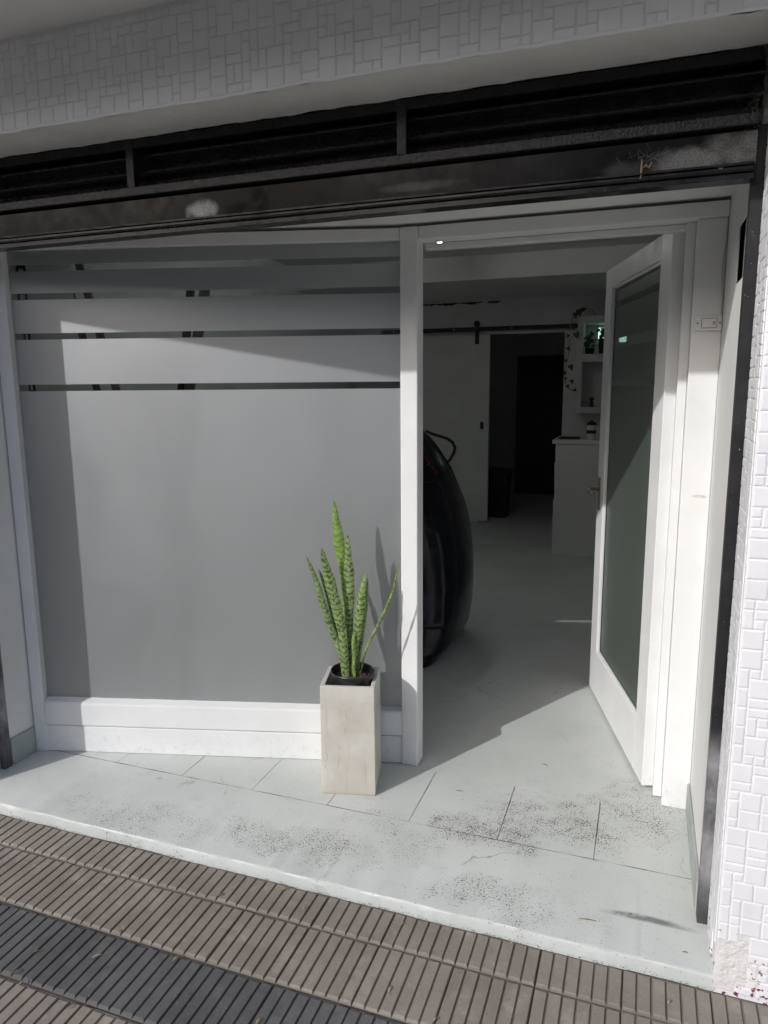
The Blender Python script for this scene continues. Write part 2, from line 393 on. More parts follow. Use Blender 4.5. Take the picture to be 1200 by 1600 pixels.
# ------------------------------------------------------------------ mesh helpers
class MB:
    def __init__(s): s.v = []; s.f = []; s.uv = []; s.attr = []
    def add(s, vs, fs):
        b = len(s.v); s.v += [Vector(p) for p in vs]; s.f += [tuple(i + b for i in f) for f in fs]; return b
    def box(s, x0, x1, y0, y1, z0, z1, mtx=None):
        vs = [Vector((x, y, z)) for z in (z0, z1) for y in (y0, y1) for x in (x0, x1)]
        if mtx: vs = [mtx @ p for p in vs]
        s.add(vs, [(0, 2, 3, 1), (4, 5, 7, 6), (0, 1, 5, 4), (2, 6, 7, 3), (0, 4, 6, 2), (1, 3, 7, 5)]); return s
    def prism(s, poly, z0, z1, mtx=None):
        n = len(poly)
        vs = [Vector((p[0], p[1], z)) for z in (z0, z1) for p in poly]
        if mtx: vs = [mtx @ p for p in vs]
        s.add(vs, [tuple(reversed(range(n))), tuple(range(n, 2 * n))] + [(i, (i + 1) % n, n + (i + 1) % n, n + i) for i in range(n)]); return s
    def tube(s, pts, r, seg=8, caps=True):
        pts = [Vector(p) for p in pts]; n = len(pts); b = len(s.v)
        rs = r if isinstance(r, (list, tuple)) else [r] * n
        up = Vector((0, 0, 1)); prev = None
        for i, p in enumerate(pts):
            t = (pts[min(i + 1, n - 1)] - pts[max(i - 1, 0)]).normalized()
            if prev is None:
                a = up.cross(t)
                if a.length < 1e-3: a = Vector((1, 0, 0)).cross(t)
            else: a = prev - t * prev.dot(t)
            a.normalize(); prev = a; c = t.cross(a)
            for k in range(seg):
                th = 2 * PI * k / seg
                s.v.append(p + (a * math.cos(th) + c * math.sin(th)) * rs[i])
        for i in range(n - 1):
            for k in range(seg):
                s.f.append((b + i * seg + k, b + i * seg + (k + 1) % seg, b + (i + 1) * seg + (k + 1) % seg, b + (i + 1) * seg + k))
        if caps:
            s.f.append(tuple(b + k for k in reversed(range(seg)))); s.f.append(tuple(b + (n - 1) * seg + k for k in range(seg)))
        return s
    def lathe(s, prof, seg=32, mtx=None, closed=False):
        b = len(s.v); n = len(prof)
        for r, z in prof:
            for k in range(seg):
                p = Vector((r * math.cos(2 * PI * k / seg), r * math.sin(2 * PI * k / seg), z))
                s.v.append(mtx @ p if mtx else p)
        for i in range(n - 1 + (1 if closed else 0)):
            j = (i + 1) % n
            for k in range(seg):
                s.f.append((b + i * seg + k, b + i * seg + (k + 1) % seg, b + j * seg + (k + 1) % seg, b + j * seg + k))
        if not closed:
            s.f.append(tuple(b + k for k in reversed(range(seg)))); s.f.append(tuple(b + (n - 1) * seg + k for k in range(seg)))
        return s
    def grid(s, fn, nu, nv):
        b = len(s.v)
        for j in range(nv + 1):
            for i in range(nu + 1): s.v.append(Vector(fn(i / nu, j / nv)))
        for j in range(nv):
            for i in range(nu):
                a = b + j * (nu + 1) + i; s.f.append((a, a + 1, a + nu + 2, a + nu + 1))
        return s

MAT = {}
def wm(o):
    return MAT.get(o.name, Matrix.Identity(4)) if o else Matrix.Identity(4)
def thing(name, label, cat, loc=(0, 0, 0), rotz=0, group=None):
    o = bpy.data.objects.new(name, None); C.objects.link(o)
    o.location = loc; o.rotation_euler = (0, 0, rotz); o.empty_display_size = .05
    o['label'] = label; o['category'] = cat
    if group: o['group'] = group
    MAT[o.name] = Matrix.Translation(loc) @ Matrix.Rotation(rotz, 4, 'Z')
    return o
def tag(o, label, cat, group=None):
    o['label'] = label; o['category'] = cat
    if group: o['group'] = group
    return o
def meshdata(name, mb, mat, bevel=0, seg=2, smooth=False, recalc=True):
    me = bpy.data.meshes.new(name)
    bm = bmesh.new()
    vs = [bm.verts.new(p) for p in mb.v]
    for f in mb.f:
        try: bm.faces.new([vs[i] for i in f])
        except ValueError: pass
    if recalc: bmesh.ops.recalc_face_normals(bm, faces=bm.faces)
    if bevel:
        bmesh.ops.bevel(bm, geom=[e for e in bm.edges if len(e.link_faces) == 2 and e.calc_face_angle(0) > .5], offset=bevel, segments=seg, profile=.6, affect='EDGES', clamp_overlap=True)
    if smooth:
        for f in bm.faces: f.smooth = True
    bm.to_mesh(me); bm.free()
    me.materials.append(M[mat] if isinstance(mat, str) else mat)
    return me
def obj(name, mb, mat, parent=None, bevel=0, seg=2, smooth=False, local=False, autosmooth=0, kind=None):
    """mesh given in world coordinates (or the parent's with local=True) becomes one object; its origin is its own middle"""
    mtx = Matrix.Identity(4)
    if parent and not local: mtx = wm(parent).inverted()
    vs = [mtx @ p for p in mb.v]
    lo = Vector([min(p[i] for p in vs) for i in range(3)]); hi = Vector([max(p[i] for p in vs) for i in range(3)])
    c = (lo + hi) / 2; c.z = lo.z
    m2 = MB(); m2.v = [p - c for p in vs]; m2.f = mb.f
    me = meshdata(name, m2, mat, bevel, seg, smooth or autosmooth > 0)
    if autosmooth:
        try: me.set_sharp_from_angle(angle=autosmooth)
        except Exception: pass
    o = bpy.data.objects.new(name, me); C.objects.link(o); o.location = c
    if parent: o.parent = parent
    MAT[o.name] = wm(parent) @ Matrix.Translation(c)
    if kind: o['kind'] = kind
    return o
def piece(name, me, parent, mtx_world):
    o = bpy.data.objects.new(name, me); C.objects.link(o); o.parent = parent
    o.matrix_local = wm(parent).inverted() @ mtx_world
    MAT[o.name] = mtx_world
    return o
def struct(name, mb, mat, bevel=0, **k):
    o = obj(name, mb, mat, None, bevel, **k); o['kind'] = 'structure'; return o
def B(*a): return MB().box(*a)
def nz(p, s, seed=0): return mnoise.noise(Vector(p) * s + Vector((seed * 7.3, seed * 3.1, seed * 1.7)))

# ================================================================== THE SETTING
ZS = -0.035                                    # top of the sidewalk ribs; the shop floor is z = 0
XL, XR = -2.403, 0.214                         # faces of the two reveals
TH = math.atan2(.408, 1.518)                   # the window stands askew in the recess
WA = Vector((-2.395, .361, 0)); WB = Vector((-.877, .769, 0)); WL = (WB - WA).length

# ---- ground far around
g0 = MB(); g0.add([(-300, -300, -.19), (300, -300, -.19), (300, 300, -.19), (-300, 300, -.19)], [(0, 1, 2, 3)])
struct('ground', g0, 'far')
rd = MB(); rd.add([(-60, -11.2, -.165), (60, -11.2, -.165), (60, -3.62, -.165), (-60, -3.62, -.165)], [(0, 1, 2, 3)])
struct('road', rd, 'asphalt')
struct('kerb', B(-60, 60, -3.62, -3.46, -.19, -.046), 'kerbm', .012)
struct('far_pavement', B(-60, 60, -15.5, -11.2, -.19, -.046), 'far', .01)

# ---- sidewalk: bed plus ribbed tiles
swk = struct('sidewalk', B(-60, 60, -3.46, .03, -.19, -.0435), 'joint')
TP = .218
obj('outer_paving', B(-60, 60, -3.46, -1.475, -.044, ZS), 'far', swk)
obj('outer_paving', B(-60, -3.93, -1.474, .0, -.044, ZS), 'far', swk)
obj('outer_paving', B(.90, 60, -1.474, .0, -.044, ZS), 'far', swk)
def tile_mesh(name, mat, ny, seed):
    rr = random.Random(seed); mb = MB(); hx = TP / 2 - .0012; hy = ny / 2 - .0012
    mb.add([(-hx, -hy, -.0054), (hx, -hy, -.0054), (hx, hy, -.0054), (-hx, hy, -.0054)], [(0, 1, 2, 3)])
    p = TP / 6
    for k in range(6):
        cx = -TP / 2 + p * (k + .5) + rr.uniform(-.0006, .0006)
        w0, w1 = p / 2 - .0013, p / 2 - .0042
        y0, y1 = -hy + .002, hy - .002
        e0, e1 = .0075 + rr.uniform(-.002, .003), .0075 + rr.uniform(-.002, .003)
        zt = [rr.uniform(-.0008, .0004) for _ in range(4)]
        vs = [(cx - w0, y0, -.0055), (cx + w0, y0, -.0055), (cx + w0, y1, -.0055), (cx - w0, y1, -.0055),
              (cx - w1, y0 + e0, zt[0]), (cx + w1, y0 + e0, zt[1]), (cx + w1, y1 - e1, zt[2]), (cx - w1, y1 - e1, zt[3])]
        mb.add(vs, [(4, 5, 6, 7), (0, 1, 5, 4), (1, 2, 6, 5), (2, 3, 7, 6), (3, 0, 4, 7)])
    return meshdata(name, mb, mat)
full = {m: [tile_mesh('paving_tile', m, TP, i) for i in range(4)] for m in ('paveb', 'paved')}
cut = [tile_mesh('paving_tile', 'paveb', .140, 20 + i) for i in range(3)]
rows = [(-.074, 'cut')] + [(-.144 - TP * (i + .5) - .002 * i, ('paveb', 'paved', 'paveb', 'paveb', 'paved', 'paveb', 'paveb')[i]) for i in range(6)]
for j, (yc, kind) in enumerate(rows):
    for i in range(-15, 7):
        xc = -.64 + TP * (i + .5) + random.uniform(-.0008, .0008)
        me = random.choice(cut) if kind == 'cut' else random.choice(full[kind])
        m = Matrix.Translation((xc, yc, ZS + random.uniform(-.0016, .0010))) @ Matrix.Rotation(random.uniform(-.004, .004), 4, 'X') @ Matrix.Rotation(random.uniform(-.004, .004), 4, 'Y') @ Matrix.Rotation(random.uniform(-.003, .003), 4, 'Z')
        piece('paving_tile', me, swk, m)

# ---- shop floor: threshold slab, first row of painted tiles, then the screed
flo = struct('shop_floor', B(-3.3, 1.4, .02, 9.2, -.19, -.004), 'joint')
th = MB()
prof = [(.3905, -.02), (.3905, -.0008), (.3895, 0), (.011, 0), (.0055, -.0012), (.0015, -.0045), (-.0005, -.014), (.0005, -.060)]
xs = [XL - .02 + i * .0125 for i in range(int((XR + .060 - XL) / .0125) + 1)]
for x in xs:
    for k, (y, z) in enumerate(prof):
        a = nz((x, k * .02, 0), 9, 1) * .0035 + nz((x, k * .1, 0), 40, 2) * .0016
        th.v.append(Vector((x, y + (a if k > 2 else a * .12), z + (nz((x, k, 3), 14, 3) * .0022 if 3 < k < 7 else 0))))
for i in range(len(xs) - 1):
    for k in range(len(prof) - 1):
        a = i * len(prof) + k; th.f.append((a, a + 1, a + 1 + len(prof), a + len(prof)))
obj('threshold_slab', th, 'floor', flo, autosmooth=.35)
k = 0
for i in range(-6, 4):
    x0 = -.41 + .318 * i
    if x0 + .318 < XL - .02 or x0 > XR: continue
    obj('floor_tile', B(max(x0 + .0009, XL - .02), min(x0 + .3171, XR + .02), .3922, .7495, -.02, -.0002 + .0002 * (k % 2)), 'floor', flo); k += 1
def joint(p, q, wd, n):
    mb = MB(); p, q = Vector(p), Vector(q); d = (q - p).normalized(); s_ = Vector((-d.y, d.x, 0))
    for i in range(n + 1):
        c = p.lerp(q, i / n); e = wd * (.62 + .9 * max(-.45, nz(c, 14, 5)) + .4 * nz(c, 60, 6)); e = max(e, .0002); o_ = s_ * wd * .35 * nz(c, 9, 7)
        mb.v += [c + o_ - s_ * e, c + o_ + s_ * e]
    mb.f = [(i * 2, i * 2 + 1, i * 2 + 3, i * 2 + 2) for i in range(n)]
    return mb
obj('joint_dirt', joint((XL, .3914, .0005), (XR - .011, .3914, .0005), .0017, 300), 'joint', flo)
for i in range(-6, 2):
    x0 = -.41 + .318 * i
    y1 = min(.735, .361 + (x0 + 2.395) * .2688 - .004) if x0 < -.9 else .735
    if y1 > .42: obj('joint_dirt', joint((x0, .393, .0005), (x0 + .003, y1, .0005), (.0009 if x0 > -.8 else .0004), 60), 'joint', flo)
obj('floor_screed', B(-3.25, 1.35, .7507, 9.1, -.02, 0), 'floor', flo)

# ---- shell of the shop
def wall(name, *boxes, mat='inner'):
    mb = MB()
    for b in boxes: mb.box(*b)
    return struct(name, mb, mat)
OPL, OPR, YB = -1.95, -.859, 6.2
wall('wall_back', (-3.3, OPL, YB, 6.32, 0, 2.75), (OPR, 1.4, YB, 6.32, 0, 2.75), (OPL, OPR, YB, 6.32, 2.085, 2.75))
wall('wall_side_left', (-3.4, -3.25, .60, 6.32, -.01, 2.75))
wall('wall_side_right', (1.35, 1.5, .86, 6.32, -.01, 2.75))
ce = wall('ceiling', (-3.4, 1.5, .80, 9.2, 2.66, 2.8))
obj('dropped_ceiling', B(-3.25, 1.35, 4.69, 9.1, 2.45, 2.66), 'inner', ce, .004, 1)
# dark tear of paint where the back wall meets the dropped ceiling
cr = MB()
rr = random.Random(5)
for (a, b) in ((-2.55, -1.90), (-1.98, -1.74), (-1.70, -1.55)):
    n = 26; top = []; bot = []
    for i in range(n + 1):
        x = a + (b - a) * i / n; e = max(0, math.sin(PI * i / n)) ** .5
        top.append((x, YB - .004, 2.4495 - .022 + .006 * rr.random())); bot.append((x, YB - .004, 2.4495 - .022 - (.006 + .022 * rr.random()) * e))
    cr.add(top + bot, [(i, i + 1, n + 2 + i, n + 1 + i) for i in range(n)])
obj('paint_tear', cr, 'dark', bpy.data.objects['wall_back'])
wall('hall_wall', (-2.25, -2.13, 6.32, 8.55, 0, 2.45), (-.62, -.5, 6.32, 8.55, 0, 2.45), (-2.25, -.5, 8.55, 8.67, 0, 2.45))

# ---- facade: plaster masses between street and shop
fac = thing('recess_walls', 'white plastered reveals and soffit lining the recessed shop entrance', 'wall', (-1.1, .5, 0))
obj('soffit', MB().box(-3.5, 1.6, .262, .90, 2.108, 2.70), 'plaster', fac, .003, 1)
r_ = MB()                                             # right reveal, with the slot left open in it
HY0, HY1, HZ0, HZ1 = .30, .455, 1.80, 1.955
for b in ((.22, HY0, 0, 2.108), (HY1, .86, 0, 2.108), (HY0, HY1, 0, HZ0), (HY0, HY1, HZ1, 2.108)):
    r_.box(XR, XR + .0025, *b)
obj('right_reveal', r_, 'plaster', fac)
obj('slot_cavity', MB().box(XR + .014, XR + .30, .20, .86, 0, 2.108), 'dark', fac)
obj('left_reveal', MB().box(XL - .5, XL, .20, .80, -.01, 2.108), 'plaster', fac)
def skirt(x0, x1, y0, y1, z1):
    mb = MB(); n = 14
    mb.box(x0, x1, y0, y1, 0, z1); return mb
obj('skirting', skirt(XL, XL + .010, .238, .362, .112), 'skirt', fac, .003, 1)
obj('skirting', skirt(XR - .010, XR, .236, .80, .105), 'skirt', fac, .003, 1)
fo = MB(); fo.lathe([(.0, -.018)] + [(.024 * math.sin(PI * i / 8) , -.018 * math.cos(PI * i / 8)) for i in range(1, 8)] + [(.0, .018)], 14)
for p in fo.v:
    q = p.normalized() if p.length > 0 else p
    p *= 1 + .35 * nz(q, 2.2, 4); p.x = p.x * .8 + XR - .016; p.y = p.y * 1.2 + .30; p.z = p.z + 2.09
obj('foam_filler', fo, 'foam', fac, smooth=True)

# ---- balcony slab over the sidewalk (its underside shows, and it shades the upper front)
struct('upper_wall', B(-6, 4.5, .0, .30, 2.741, 6.5), 'plaster')
slab = thing('balcony_slab', 'smooth grey-white underside of the balcony slab above the mosaic lintel', 'balcony', (-1, -.35, 2.56))
obj('slab', B(-6, 4.5, -.69, .32, 2.56, 2.74), 'soffit', slab, .01)
obj('parapet', B(-6, 4.5, -.69, -.60, 2.74, 3.45), 'plaster', slab, .01)

# ---- white painted mosaic
U = .0246
def tess(nx, nzc, seed):
    rr = random.Random(seed); occ = [[0] * nx for _ in range(nzc)]; out = []
    for j in range(nzc):
        for i in range(nx):
            if occ[j][i]: continue
            opts = [(2, 2), (2, 1), (1, 2), (1, 1)]; wts = [.46, .2, .2, .14]
            while True:
                a, b = rr.choices(opts, wts)[0]
                if i + a <= nx and j + b <= nzc and not any(occ[j + q][i + p] for p in range(a) for q in range(b)): break
            for p in range(a):
                for q in range(b): occ[j + q][i + p] = 1
            out.append((i, j, a, b))
    return out
TM = {}
def mos(a, b, v):
    if (a, b, v) not in TM:
        rr = random.Random(a * 10 + b + v * 100); g = .0010; mb = MB()
        x, z = a * U / 2 - g / 2, b * U / 2 - g / 2; i1, i2 = .0012, .0040
        j = lambda: rr.uniform(-.0004, .0004)
        def ring(d, y): return [(-x + d + j(), y, -z + d + j()), (x - d + j(), y, -z + d + j()), (x - d + j(), y, z - d + j()), (-x + d + j(), y, z - d + j())]
        mb.add(ring(0, .001) + ring(i1 * .5, -.0012) + ring(i2, -.0023), [(8, 9, 10, 11)] + [(q, (q + 1) % 4, 4 + (q + 1) % 4, 4 + q) for q in range(4)] + [(4 + q, 4 + (q + 1) % 4, 8 + (q + 1) % 4, 8 + q) for q in range(4)])
        me = meshdata('mosaic_tile', mb, 'mosaic', recalc=False); TM[(a, b, v)] = me
    return TM[(a, b, v)]
def area(mt, a, b):
    p = [proj(mt @ Vector((sx * a * U / 2, 0, sz * b * U / 2))) for sx, sz in ((-1, -1), (1, -1), (1, 1), (-1, 1))]
    if min(q[2] for q in p) < .1: return 0
    cx = sum(q[0] for q in p) / 4; cy = sum(q[1] for q in p) / 4
    ar = abs(sum(p[i][0] * p[(i + 1) % 4][1] - p[(i + 1) % 4][0] * p[i][1] for i in range(4)) / 2)
    return ar if (-15 < cx < 1215 and -15 < cy < 1615) else ar * 1e-4
def lay(parent, faces, skip=None, limit=300):
    """faces: (origin, rotz, nx, nz, seed). The tiles that show largest are pieces of their own, the rest one joined part."""
    allt = []
    for org, rz, nx, nzc, seed in faces:
        base = Matrix.Translation(org) @ Matrix.Rotation(rz, 4, 'Z'); rr = random.Random(seed + 77)
        for i, j, a, b in tess(nx, nzc, seed):
            m = base @ Matrix.Translation(((i + a / 2) * U, rr.uniform(-.0003, .0003), (j + b / 2) * U)) @ Matrix.Rotation(rr.gauss(0, .005), 4, 'X') @ Matrix.Rotation(rr.gauss(0, .005), 4, 'Z') @ Matrix.Rotation(rr.gauss(0, .006), 4, 'Y')
            if skip and skip(m.translation): continue
            allt.append((area(m, a, b), m, a, b, rr.randrange(3)))
    allt.sort(key=lambda t: -t[0])
    for ar, m, a, b, v in allt[:limit]: piece('mosaic_tile', mos(a, b, v), parent, m)
    rest = MB()
    for ar, m, a, b, v in allt[limit:]:
        me = mos(a, b, v); rest.add([m @ q.co for q in me.vertices], [tuple(f.vertices) for f in me.polygons])
    if rest.v:
        o = obj('mosaic_field', rest, 'mosaic', parent); o['kind'] = 'stuff'

PXF = .237                                      # street corner of the right pillar
pil = thing('mosaic_pillar', 'white painted mosaic pillar beside the open door, chipped to burgundy at its foot', 'pillar', (.6, .1, ZS))
pb = MB(); pb.prism([(PXF, 0), (1.6, 0), (1.6, .86), (XR + .30, .86), (XR + .30, .19), (PXF, .19)], -.05, 2.30)
obj('core', pb, 'mosaic', pil)
def gone(p):                                    # tiles that have fallen off at the foot of the pillar
    if p.y > .001: return p.z < .10 and p.y < .07
    dx, dz = p.x - .272, p.z - .07
    return (abs(dx) < .040 + .012 * nz(p, 30, 2) and abs(dz) < .062) or (p.x < .27 and p.z < .06)
lay(pil, [((PXF + .002, -.0006, ZS + .003), 0, 48, 90, 3), ((PXF - .0006, .186, ZS + .003), -PI / 2, 7, 90, 4)], gone)
mo = MB()                                       # the bare, cracked mortar left behind
def mfn(u, v):
    x = PXF + .0005 + .12 * u; z = ZS + .004 + .19 * v
    e = min(u, 1 - u, v, 1 - v) * 6; e = min(1, e)
    return (x, -.0004 - .0018 * e * (.75 + .9 * nz((x, z, 0), 45, 1) + .5 * nz((x, z, 0), 130, 6)), z)
mo.grid(mfn, 64, 100)
#
obj('bare_mortar', mo, 'mortar', pil)

lin = thing('mosaic_lintel', 'white painted mosaic lintel band running above the black shutter', 'lintel', (-1.1, 0, 2.3))
obj('core', B(-4.2, 1.6, .0, .175, 2.304, 2.56), 'mosaic', lin)
def lfn(u, v):                                  # rough painted underside with a drippy front lip
    x = -4.2 + 5.8 * u; y = -.004 + .180 * v
    return (x, y, 2.3015 + .003 * nz((x, y, 0), 10, 3) + .0016 * nz((x, y, 1), 60, 3) - (.004 * max(0, nz((x, 0, 0), 26, 8)) if v < .03 or v > .97 else 0))
lu = MB(); lu.grid(lfn, 460, 14)
obj('underside', lu, 'soffit', lin, smooth=True)
lip = MB()
for i in range(461):
    x = -4.2 + 5.8 * i / 460; a = .0022 * nz((x, 0, 0), 30, 8) + .0018 * nz((x, 0, 0), 9, 2)
    lip.v += [Vector((x, -.0042, 2.309 + a)), Vector((x, -.0062, 2.3045 + a)), Vector((x, -.004, 2.300 + a))]
for i in range(460):
    for q in range(2): lip.f.append((i * 3 + q, i * 3 + q + 1, i * 3 + q + 4, i * 3 + q + 3))
obj('paint_lip', lip, 'mosaic', lin, smooth=True)
lay(lin, [((-3.05, -.0006, 2.306), 0, 136, 10, 9)])

lpil = thing('mosaic_pillar', 'white painted mosaic pillar at the window end, cut off by the shutter track', 'pillar', (-3, .1, ZS))
obj('core', B(-4.6, XL - .018, 0, .20, -.05, 2.30), 'mosaic', lpil)
lay(lpil, [((XL - .018 - 60 * U - .002, -.0006, ZS + .003), 0, 60, 90, 13), ((XL - .0174, .004, ZS + .003), PI / 2, 7, 90, 14)], None, 20)

# ================================================================== ROLLER SHUTTER
sh = thing('roller_shutter', 'rolled-up black steel shutter with slats and bottom rail above the entrance', 'shutter', (-1.1, .2, 2.02))
for i in range(3):                              # curved slats, each with a rolled lower lip
    z0 = 2.1525 + i * .0495
    pr = [(.222, z0), (.208, z0 + .0005), (.2045, z0 + .004), (.2065, z0 + .0085), (.215, z0 + .0095)]
    for q in range(1, 9):
        t = q / 8; pr.append((.216 + .030 * math.sin(PI / 2 * t), z0 + .0095 + .040 * t))
    pr += [(.252, z0 + .0495), (.252, z0)]
    mb = MB(); n = len(pr)
    for x in (XL - .01, XR + .01): mb.v += [Vector((x, y, z)) for y, z in pr]
    mb.f = [tuple(range(n)), tuple(range(2 * n - 1, n - 1, -1))] + [(q, (q + 1) % n, n + (q + 1) % n, n + q) for q in range(n)]
    obj('slat', mb, 'slat', sh, autosmooth=.6)
obj('frame_bar', B(XL, XR, .168, .200, 2.130, 2.1565), 'hammer', sh, .003)
for x in (-1.575, -.672):
    obj('divider', B(x - .014, x + .014, .174, .199, 2.157, 2.298), 'hammer', sh, .003)
obj('top_angle', B(XL, XR, .176, .262, 2.270, 2.298), 'black', sh, .002)
obj('back_plate', B(XL, XR, .256, .262, 2.02, 2.29), 'dark', sh)
obj('bottom_rail', B(XL, XR, .188, .206, 2.041, 2.124), 'rail', sh, .002)
rd_ = MB()
pr = [(.186, 2.052), (.179, 2.0505), (.178, 2.045), (.184, 2.042), (.184, 2.037), (.174, 2.034), (.172, 2.028), (.180, 2.0255), (.180, 2.022), (.171, 2.019), (.171, 2.011), (.215, 2.010), (.215, 2.040), (.187, 2.0405)]
n = len(pr)
for x in (XL + .002, XR - .004): rd_.v += [Vector((x, y, z)) for y, z in pr]
rd_.f = [tuple(range(n)), tuple(range(2 * n - 1, n - 1, -1))] + [(q, (q + 1) % n, n + (q + 1) % n, n + q) for q in range(n)]
obj('rail_lip', rd_, 'black', sh)
for px, py in ((1126, 261), (632, 320), (250, 357)):
    p = at_y(px, py, .186)
    obj('screw', MB().lathe([(.0085, 0), (.0085, .002), (.006, .005), (.002, .006)], 14, Matrix.Translation((p.x, .187, p.z)) @ Matrix.Rotation(PI / 2, 4, 'X')), 'steel' if px > 1000 else 'black', sh, smooth=False)
obj('latch_plate', B(-.13, -.05, .168, .1725, 2.008, 2.020), 'black', sh, .002)
def guide(x0, x1):
    mb = MB(); mb.box(x0, x1, .196, .233, -.0005, 2.135); return mb
obj('guide_track', guide(XR - .006, XR + .026), 'guide', sh)
obj('guide_track', guide(XL - .016, XL + .010), 'guide', sh, .002)

# ================================================================== SHOP WINDOW (askew)
win = thing('shop_window', 'fixed shop window with grey frosted film and clear stripes in white timber frame', 'window', WA, TH)
def wl(x0, x1, y0, y1, z0, z1): return MB().box(x0, x1, y0, y1, z0, z1)
GY = .034
obj('side_post', wl(.0, .052, 0, .075, 0, 2.096), 'wood', win, .004, local=True)
obj('kick_board', wl(.045, WL + .004, .004, .07, .0008, .1175), 'wood', win, .005, local=True)
obj('bottom_rail', wl(.052, WL + .004, .0, .07, .1205, .222), 'wood', win, .006, local=True)
sl = MB(); n = 60
for i in range(n + 1):
    x = .052 + (WL - .052) * i / n; a = .0015 * nz((x, 0, 0), 22, 3)
    sl.v += [Vector((x, .003, .2215)), Vector((x, .003, .2255 + a)), Vector((x, GY - .002, .236 + a)), Vector((x, GY - .002, .2215))]
for i in range(n):
    for q in range(3): sl.f.append((i * 4 + q, i * 4 + q + 1, i * 4 + q + 5, i * 4 + q + 4))
obj('sill_bead', sl, 'wood', win, local=True)
obj('head_rail', wl(.052, WL, .0, .07, 2.055, 2.096), 'wood', win, .004, local=True)
mm = MB(); mm.box(-.877, -.809, .764, .842, .0006, 2.0965)
obj('mullion', mm, 'wood', win, .006)
gp = obj('glass_pane', wl(.047, WL + .01, GY, GY + .006, .228, 2.06), 'glass', win, local=True)
for z0, z1 in ((.2285, 1.522), (1.548, 1.721), (1.745, 1.872), (1.896, 1.978), (2.002, 2.059)):
    mb = wl(.049, WL + .008, GY - .0012, GY - .0004, z0, z1); mb.v = [wm(win) @ p for p in mb.v]
    obj('frosted_film', mb, 'film', gp)

# ================================================================== DOOR FRAME AND DOOR
dfm = thing('door_frame', 'white painted timber door frame with head rail and wide hinge post', 'door frame', (.165, .83, 0))
obj('head_rail', B(-.8085, XR - .001, .772, .852, 2.050, 2.0965), 'wood', dfm, .004)
hp = MB(); hp.box(.121, XR - .0005, .792, .86, .0, 2.0495)
obj('hinge_post', hp, 'wood', dfm, .005)
obj('rebate_strip', B(.091, .1205, .832, .90, .012, 2.0495), 'wood', dfm, .003)
obj('rebate_strip', B(-.8085, XR - .03, .8525, .90, 2.030, 2.0495), 'wood', dfm, .003)

HG = Vector((.092, .898, 0)); FR = Vector((-.170, 1.815, 0))
DA = math.atan2(FR.y - HG.y, FR.x - HG.x); DW = (FR - HG).length
door = thing('shop_door', 'white framed door with frosted pane standing open into the shop', 'door', HG, DA)
DT = .042                                        # local y: 0..DT, positive = the outer face now turned to the street side
def dl(x0, x1, z0, z1, y0=0, y1=DT): return MB().box(x0, x1, y0, y1, z0, z1)
obj('hinge_stile', dl(.0, .122, .014, 2.047), 'wood', door, .003, local=True)
obj('lock_stile', dl(DW - .122, DW, .014, 2.047), 'wood', door, .003, local=True)
obj('bottom_rail', dl(.1215, DW - .1215, .0142, .236), 'wood', door, .003, local=True)
obj('top_rail', dl(.1215, DW - .1215, 1.962, 2.0468), 'wood', door, .003, local=True)
dg = obj('glass_pane', dl(.118, DW - .118, .232, 1.966, DT / 2 - .003, DT / 2 + .003), 'glass', door, local=True)
for z0, z1 in ((.2325, 1.522), (1.548, 1.690), (1.732, 1.868), (1.894, 1.9655)):
    mb = dl(.119, DW - .119, z0, z1, DT / 2 + .0034, DT / 2 + .0042); mb.v = [wm(door) @ p for p in mb.v]
    obj('frosted_film', mb, 'dfilm', dg)
for x0, x1, z0, z1 in ((.122, .134, .236, 1.962), (DW - .134, DW - .122, .236, 1.962), (.1345, DW - .1345, .236, .248), (.1345, DW - .1345, 1.950, 1.962)):
    obj('glazing_bead', dl(x0, x1, z0, z1, DT / 2 + .006, DT - .004), 'wood', door, .002, 1, local=True)
hd = MB(); HX, HZ = DW - .045, 1.035
hd.tube([(HX, DT - .001, HZ), (HX, DT + .045, HZ), (HX - .006, DT + .052, HZ - .001), (HX - .03, DT + .054, HZ - .004), (HX - .095, DT + .052, HZ - .008)], [.0085, .0085, .0095, .0085, .0075], 12)
hdo = obj('lever_handle', hd, 'brass', door, smooth=True, local=True)
hd2 = MB(); hd2.tube([(HX, .001, HZ), (HX, -.045, HZ), (HX - .006, -.052, HZ), (HX - .095, -.052, HZ - .008)], [.0085, .0085, .0095, .0075], 12)
obj('lever_handle', hd2, 'brass', door, smooth=True, local=True)
obj('lock_plate', dl(DW, DW + .0018, .93, 1.10, .010, .032), 'steel', door, local=True)
obj('escutcheon', dl(HX - .02, HX + .02, .93, 1.09, DT, DT + .003), 'brass', door, .001, 1, local=True)

